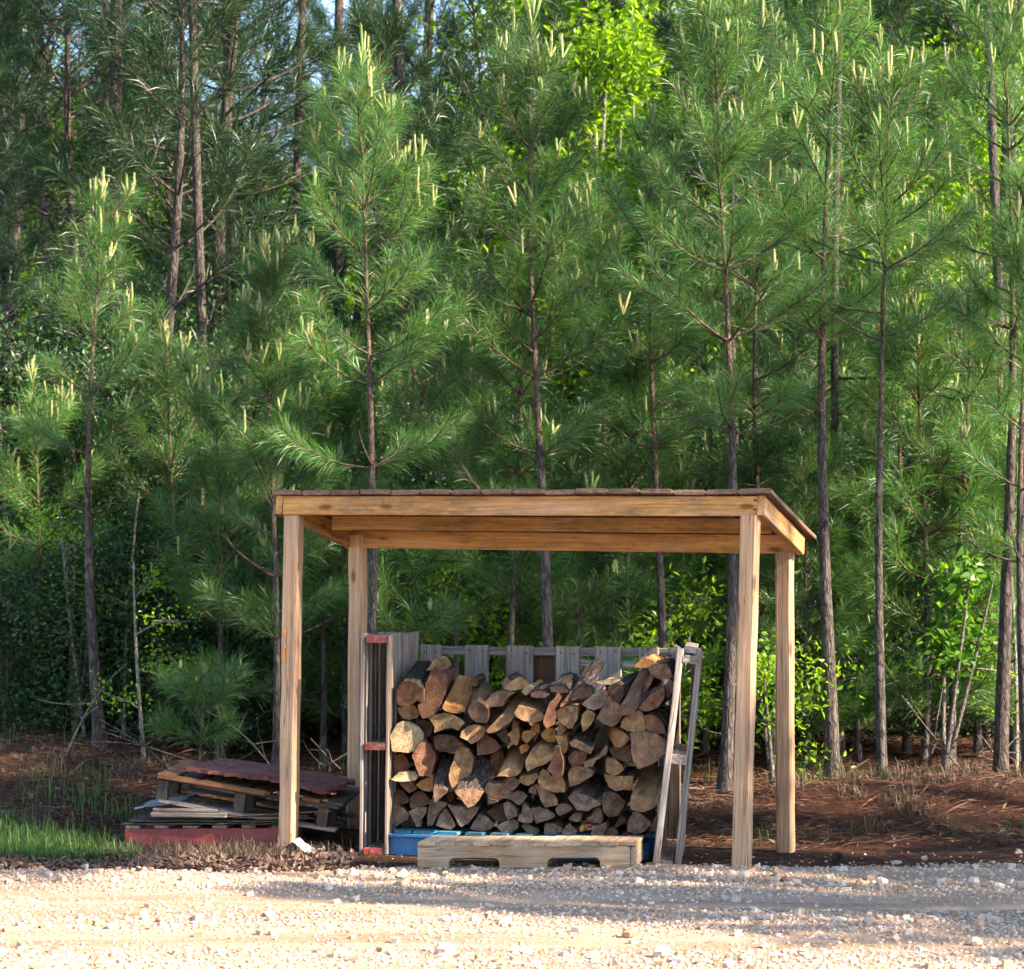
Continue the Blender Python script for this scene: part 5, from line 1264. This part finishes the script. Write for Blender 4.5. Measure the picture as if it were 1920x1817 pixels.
x, y = x[k], y[k]
size = .007 + .017 * rng.uniform(0, 1, len(x)) ** 2.0 + (rng.uniform(0, 1, len(x)) < .03 + .05 * sst((y - 12.6) / .5)) * (.008 + .045 * rng.uniform(0, 1, len(x)) ** 2.5)
under = (y > 13.4) & (np.abs(x) < 1.3) & (y > 14.3 - .35 * x + .05)
def top(x, y): return np.maximum(rz(x, y), gz(x, y) - 0.07 * sst((road_edge(x) - .35 - y) / .3))
stones_into(acc, x, y, size, top)
o = obj('gravel', acc.mesh('gravel', M['stone'], smooth=False)); tag(o, 'pale angular gravel scattered over the road', 'gravel', None, 'stuff')
# larger stones one can pick out
BIGS = [(1653, 1663, .075, 'large pale upright stone on the gravel in front of the bank'), (1872, 1672, .07, 'rounded pale stone on the gravel near the picture edge'), (1015, 1637, .035, 'pinkish pointed stone in front of the low pallet'), (1395, 1652, .07, 'pale angular stone at the foot of the near shed post'),
        (835, 1793, .10, 'big flat pale stone in the sunny foreground'), (1180, 1762, .08, 'orange stone in the sunny foreground'), (1160, 1648, .05, 'whitish flat stone before the end of the low pallet'), (735, 1642, .05, 'pale stone beside the low pallet in front of the red ends'), (497, 1624, .055, 'white stone standing by the dry leaves'), (468, 1633, .05, 'white pointed stone by the dry leaves next to the white one'),
        (1550, 1655, .05, 'round tan stone on the gravel beyond the shed'), (1612, 1662, .05, 'orange tan stone beside the large upright stone'), (218, 1625, .045, 'tan stone at the edge of the leafy verge'), (80, 1624, .06, 'flat grey stone at the verge under the grass'), (945, 1740, .07, 'tan stone in the sunlit road'), (1480, 1668, .05, 'white chip on the shaded gravel'), (1830, 1775, .07, 'pale blueish stone at the edge of the sunlit road'), (640, 1800, .07, 'white stone in the bright foreground corner'), (1240, 1800, .09, 'large pinkish stone at the lower picture edge'), (300, 1735, .05, 'rusty red stone in the bright road')]
for (px, py, sz, lab) in BIGS:
    Yg = CAM_Z * F_PX / (py - HORIZON); xg, yg = XY(px, Yg)
    a = Acc(); bmv = []
    th = np.linspace(0, np.pi, 6)[1:-1]; ph = np.linspace(0, 2 * np.pi, 8, endpoint=False)
    pts = [(0, 0, 1)] + [(math.sin(t) * math.cos(p), math.sin(t) * math.sin(p), math.cos(t)) for t in th for p in ph] + [(0, 0, -1)]
    pts = np.array(pts) * rng.uniform(.72, 1.08, (len(pts), 1)) * np.array([1, rng.uniform(.7, 1), rng.uniform(.6, .85)]) * sz / 2
    tr = [(0, 1 + j, 1 + (j + 1) % 8) for j in range(8)]
    for r in range(3):
        for j in range(8):
            p, q = 1 + r * 8 + j, 1 + r * 8 + (j + 1) % 8
            tr += [(p, p + 8, q), (q, p + 8, q + 8)]
    tr += [(33, 25 + (j + 1) % 8, 25 + j) for j in range(8)]
    a.add(pts, None, tr, .05 if 'orange' in lab else (.99 if 'rusty' in lab else rng.uniform(.35, .85)))
    o = obj('stone', a.mesh('stone', M['stone'], smooth=False), None, Matrix.Translation(Vector((xg, yg, float(rz(np.array(xg), np.array(yg))) + sz * .2))))
    tag(o, lab, 'stone', 'larger stones on the gravel road')

def blades_into(acc, x, y, h, w, zf, lean=.35):
    n = len(x); z = zf(x, y)
    a = rng.uniform(0, 6.28, n); d = np.stack([np.cos(a), np.sin(a), np.zeros(n)], 1)
    s = np.stack([-d[:, 1], d[:, 0], np.zeros(n)], 1) * (w * rng.uniform(.6, 1.2, n))[:, None]
    b = np.stack([x, y, z], 1)
    ln = rng.uniform(.1, 1, n)[:, None] * lean
    mid = b + d * (h[:, None] * ln * .35) + np.array([0, 0, 1.]) * (h * np.maximum(.3, .68 - .22 * ln[:, 0]))[:, None]
    tip = b + d * (h[:, None] * ln * 1.1) + np.array([0, 0, 1.]) * (h * np.maximum(.12, 1 - ln[:, 0] * .62))[:, None]
    v = np.stack([b - s, b + s, mid + s * .7, mid - s * .7, tip], 1).reshape(-1, 3)
    i = np.arange(n)[:, None] * 5
    acc.add(v, np.concatenate([i, i + 1, i + 2, i + 3], 1), np.concatenate([i + 3, i + 2, i + 4], 1), np.repeat(rng.uniform(0, 1, n), 5))
# green grass on the bank
N = 19000; y = rng.uniform(13.75, 16.0, N); x = (rng.uniform(-60, 262, N) - 960) / F_PX * y
k = (rng.uniform(0, 1, N) < (1 - .92 * sst((y - 14.9) / .8)) * np.clip(wav(x * 3, y * 3, 2.2) * 3.2 + .75, .08, 1)) & (y > 13.85 + .1 * wav(x, y, 7) + .12 * sst((x + 2.5) / .5)); x, y = x[k], y[k]
acc = Acc(); blades_into(acc, x, y, rng.uniform(.03, .11, len(x)) + (rng.uniform(0, 1, len(x)) < .06) * rng.uniform(.05, .16, len(x)), .0034, gz, .8)
N = 2600; y = rng.uniform(14.8, 19.5, N); x = rng.uniform(-1, 1, N) * .21 * y
k = wav(x, y, 5.0) > .18; blades_into(acc, x[k], y[k], rng.uniform(.05, .22, k.sum()), .004, gz, .5)
o = obj('grass', acc.mesh('grass', M['grass'], smooth=False)); tag(o, 'short green grass and weeds on the bank', 'grass', None, 'stuff')
# dry grass
acc = Acc(); N = 7000; y = rng.uniform(14.75, 18.8, N); x = rng.uniform(-1, 1, N) * .21 * y
k = (wav(x + 5, y, 3.6) > -.02) & ((y > 15.4) | (np.abs(x + .1) > 1.35)); blades_into(acc, x[k], y[k], rng.uniform(.03, .10, k.sum()), .0026, gz, 1.7)
tc = 15; tx = rng.uniform(1330, 1930, tc); ty = rng.uniform(15.1, 16.9, tc)
for i in range(tc):
    n_ = rng.randint(40, 110); yy = ty[i] + rng.normal(0, .05, n_); xx = (tx[i] - 960) / F_PX * ty[i] + rng.normal(0, .06, n_)
    blades_into(acc, xx, yy, rng.uniform(.06, .2, n_), .0028, gz, 1.6)
tc = 12; tx = rng.uniform(-20, 500, tc); ty = rng.uniform(15.2, 17.6, tc)
for i in range(tc):
    n_ = rng.randint(40, 110); yy = ty[i] + rng.normal(0, .06, n_); xx = (tx[i] - 960) / F_PX * ty[i] + rng.normal(0, .08, n_)
    blades_into(acc, xx, yy, rng.uniform(.05, .2, n_), .003, gz, 1.3)
N = 2200; px = rng.normal(410, 110, N); y = rng.uniform(13.95, 14.5, N); x = (px - 960) / F_PX * y
blades_into(acc, x, y, rng.uniform(.03, .13, N), .003, gz, 1.2)
o = obj('dry_grass', acc.mesh('dry_grass', M['drygrass'], smooth=False)); tag(o, 'matted dry grass along the verge and bank', 'grass', None, 'stuff')
# pine straw
acc = Acc(); N = 42000; y = 14.7 + 6.5 * rng.uniform(0, 1, N) ** 1.3; x = rng.uniform(-1, 1, N) * .215 * y
p = np.stack([x, y, gz(x, y) + rng.uniform(.002, .022, N)], 1); a = rng.uniform(0, 6.28, N)
needles_into(acc, p, np.stack([np.cos(a), np.sin(a), rng.normal(0, .14, N)], 1), .15, .003, 0, 14, .05)
N = 2500; y = rng.uniform(13.5, 14.7, N); x = rng.uniform(-1, 1, N) * .21 * y; p = np.stack([x, y, np.maximum(gz(x, y), rz(x, y)) + .006], 1); a = rng.uniform(0, 6.28, N)
needles_into(acc, p, np.stack([np.cos(a), np.sin(a), rng.normal(0, .1, N)], 1), .14, .0025, 0, 14, .05)
N = 1600; y = rng.uniform(14.9, 19.5, N); x = rng.uniform(-1, 1, N) * .21 * y; p = np.stack([x, y, gz(x, y) + rng.uniform(.004, .03, N)], 1); a = rng.uniform(0, 6.28, N)
needles_into(acc, p, np.stack([np.cos(a), np.sin(a), rng.normal(0, .2, N)], 1), .3, .008, 0, 14, .05)
o = obj('pine_straw', acc.mesh('pine_straw', M['straw'], smooth=False)); tag(o, 'fallen reddish pine straw covering the wood floor', 'pine straw', None, 'stuff')
# dry leaves at the verge
acc = Acc(); N = 4200; y = rng.normal(13.9, .22, N); x = rng.uniform(-3.1, -.9, N)
sel = rng.uniform(0, 1, N) < .5
pp_ = np.stack([x, y, np.maximum(gz(x, y), rz(x, y)) + .008], 1)
leaves_into(acc, pp_[sel], .006, sel.sum(), .038, 1.0, .45)
leaves_into(acc, pp_[~sel], .008, (~sel).sum(), .06, 1.0, .6)
N = 1500; y = rng.uniform(14.6, 18, N); x = rng.uniform(-1, 1, N) * .21 * y
leaves_into(acc, np.stack([x, y, gz(x, y) + .012], 1), .008, N, .05, 1.0, .8)
o = obj('dry_leaves', acc.mesh('dry_leaves', M['litter'], smooth=False)); tag(o, 'brown dry leaves littering the verge', 'leaves', None, 'stuff')
# fallen pine cones
a = Acc()
for r in range(9):
    f = (r + .5) / 9; rr = .026 * math.sin(math.pi * (.12 + .8 * f)) ** .8
    for j in range(9):
        th = j * 6.283 / 9 + r * .35; d = np.array([math.cos(th), math.sin(th), 0]); t = np.array([-d[1], d[0], 0]); z = .07 * f
        a.add([d * rr * .3 + [0, 0, z], d * rr + t * .007 + [0, 0, z + .008], d * rr * 1.25 + [0, 0, z + .013], d * rr - t * .007 + [0, 0, z + .008]], [(0, 1, 2, 3)], None, .5)
cone_me = a.mesh('pine_cone', M['darkwood'], smooth=False)
for (px, py, lab) in ((1572, 1616, 'dark pine cone lying at the edge of the gravel beyond the shed'), (75, 1372, 'dark pine cone on the bank near the picture edge'), (105, 1348, 'pine cone lying deepest on the bank beside the lone pine'), (285, 1333, 'pine cone lying between the lone pine and the pale saplings'), (50, 1352, 'pine cone at the far edge of the bank')):
    Yc = 14.2
    for _ in range(40):
        zc = gz1(*XY(px, Yc)); Yc = Yc + .5 * ((CAM_Z - zc) * F_PX / (py - HORIZON) - Yc)
    x, y = XY(px, Yc)
    o = obj('pine_cone', cone_me, None, Matrix.Translation(Vector((x, y, gz1(x, y) + .022))) @ Matrix.Rotation(1.4, 4, 'X') @ Matrix.Rotation(rng.uniform(0, 6), 4, 'Y')); tag(o, lab, 'pine cone', 'fallen pine cones')
# dead twigs in the underbrush
for i in range(26):
    Y = rng.uniform(16.2, 20); px = rng.uniform(20, 1900); x, y = XY(px, Y)
    tk = Acc()
    pts = curve_branch((0, 0, 0), rng.uniform(0, 6.28), rng.uniform(.2, 1.2), rng.uniform(-.2, .9), rng.uniform(.5, 1.2), 6)
    tk.tube(pts, np.linspace(.008, .003, 7), 5)
    for s in range(5):
        p2 = curve_branch(pts[rng.randint(1, 6)], rng.uniform(0, 6.28), rng.uniform(-.2, 1), rng.uniform(-.3, 1), rng.uniform(.15, .5), 4)
        tk.tube(p2, np.linspace(.005, .0018, 5), 4)
    o = obj('dead_branch', tk.mesh('dead_branch', M['twig']), None, Matrix.Translation(Vector((x, y, gz1(x, y)))))
    tag(o, rel('d', 'thin grey dead branch', px, Y, ((18, 'near the foot of'), (99, 'behind the foot of'))), 'branch', 'dead branches on the wood floor')
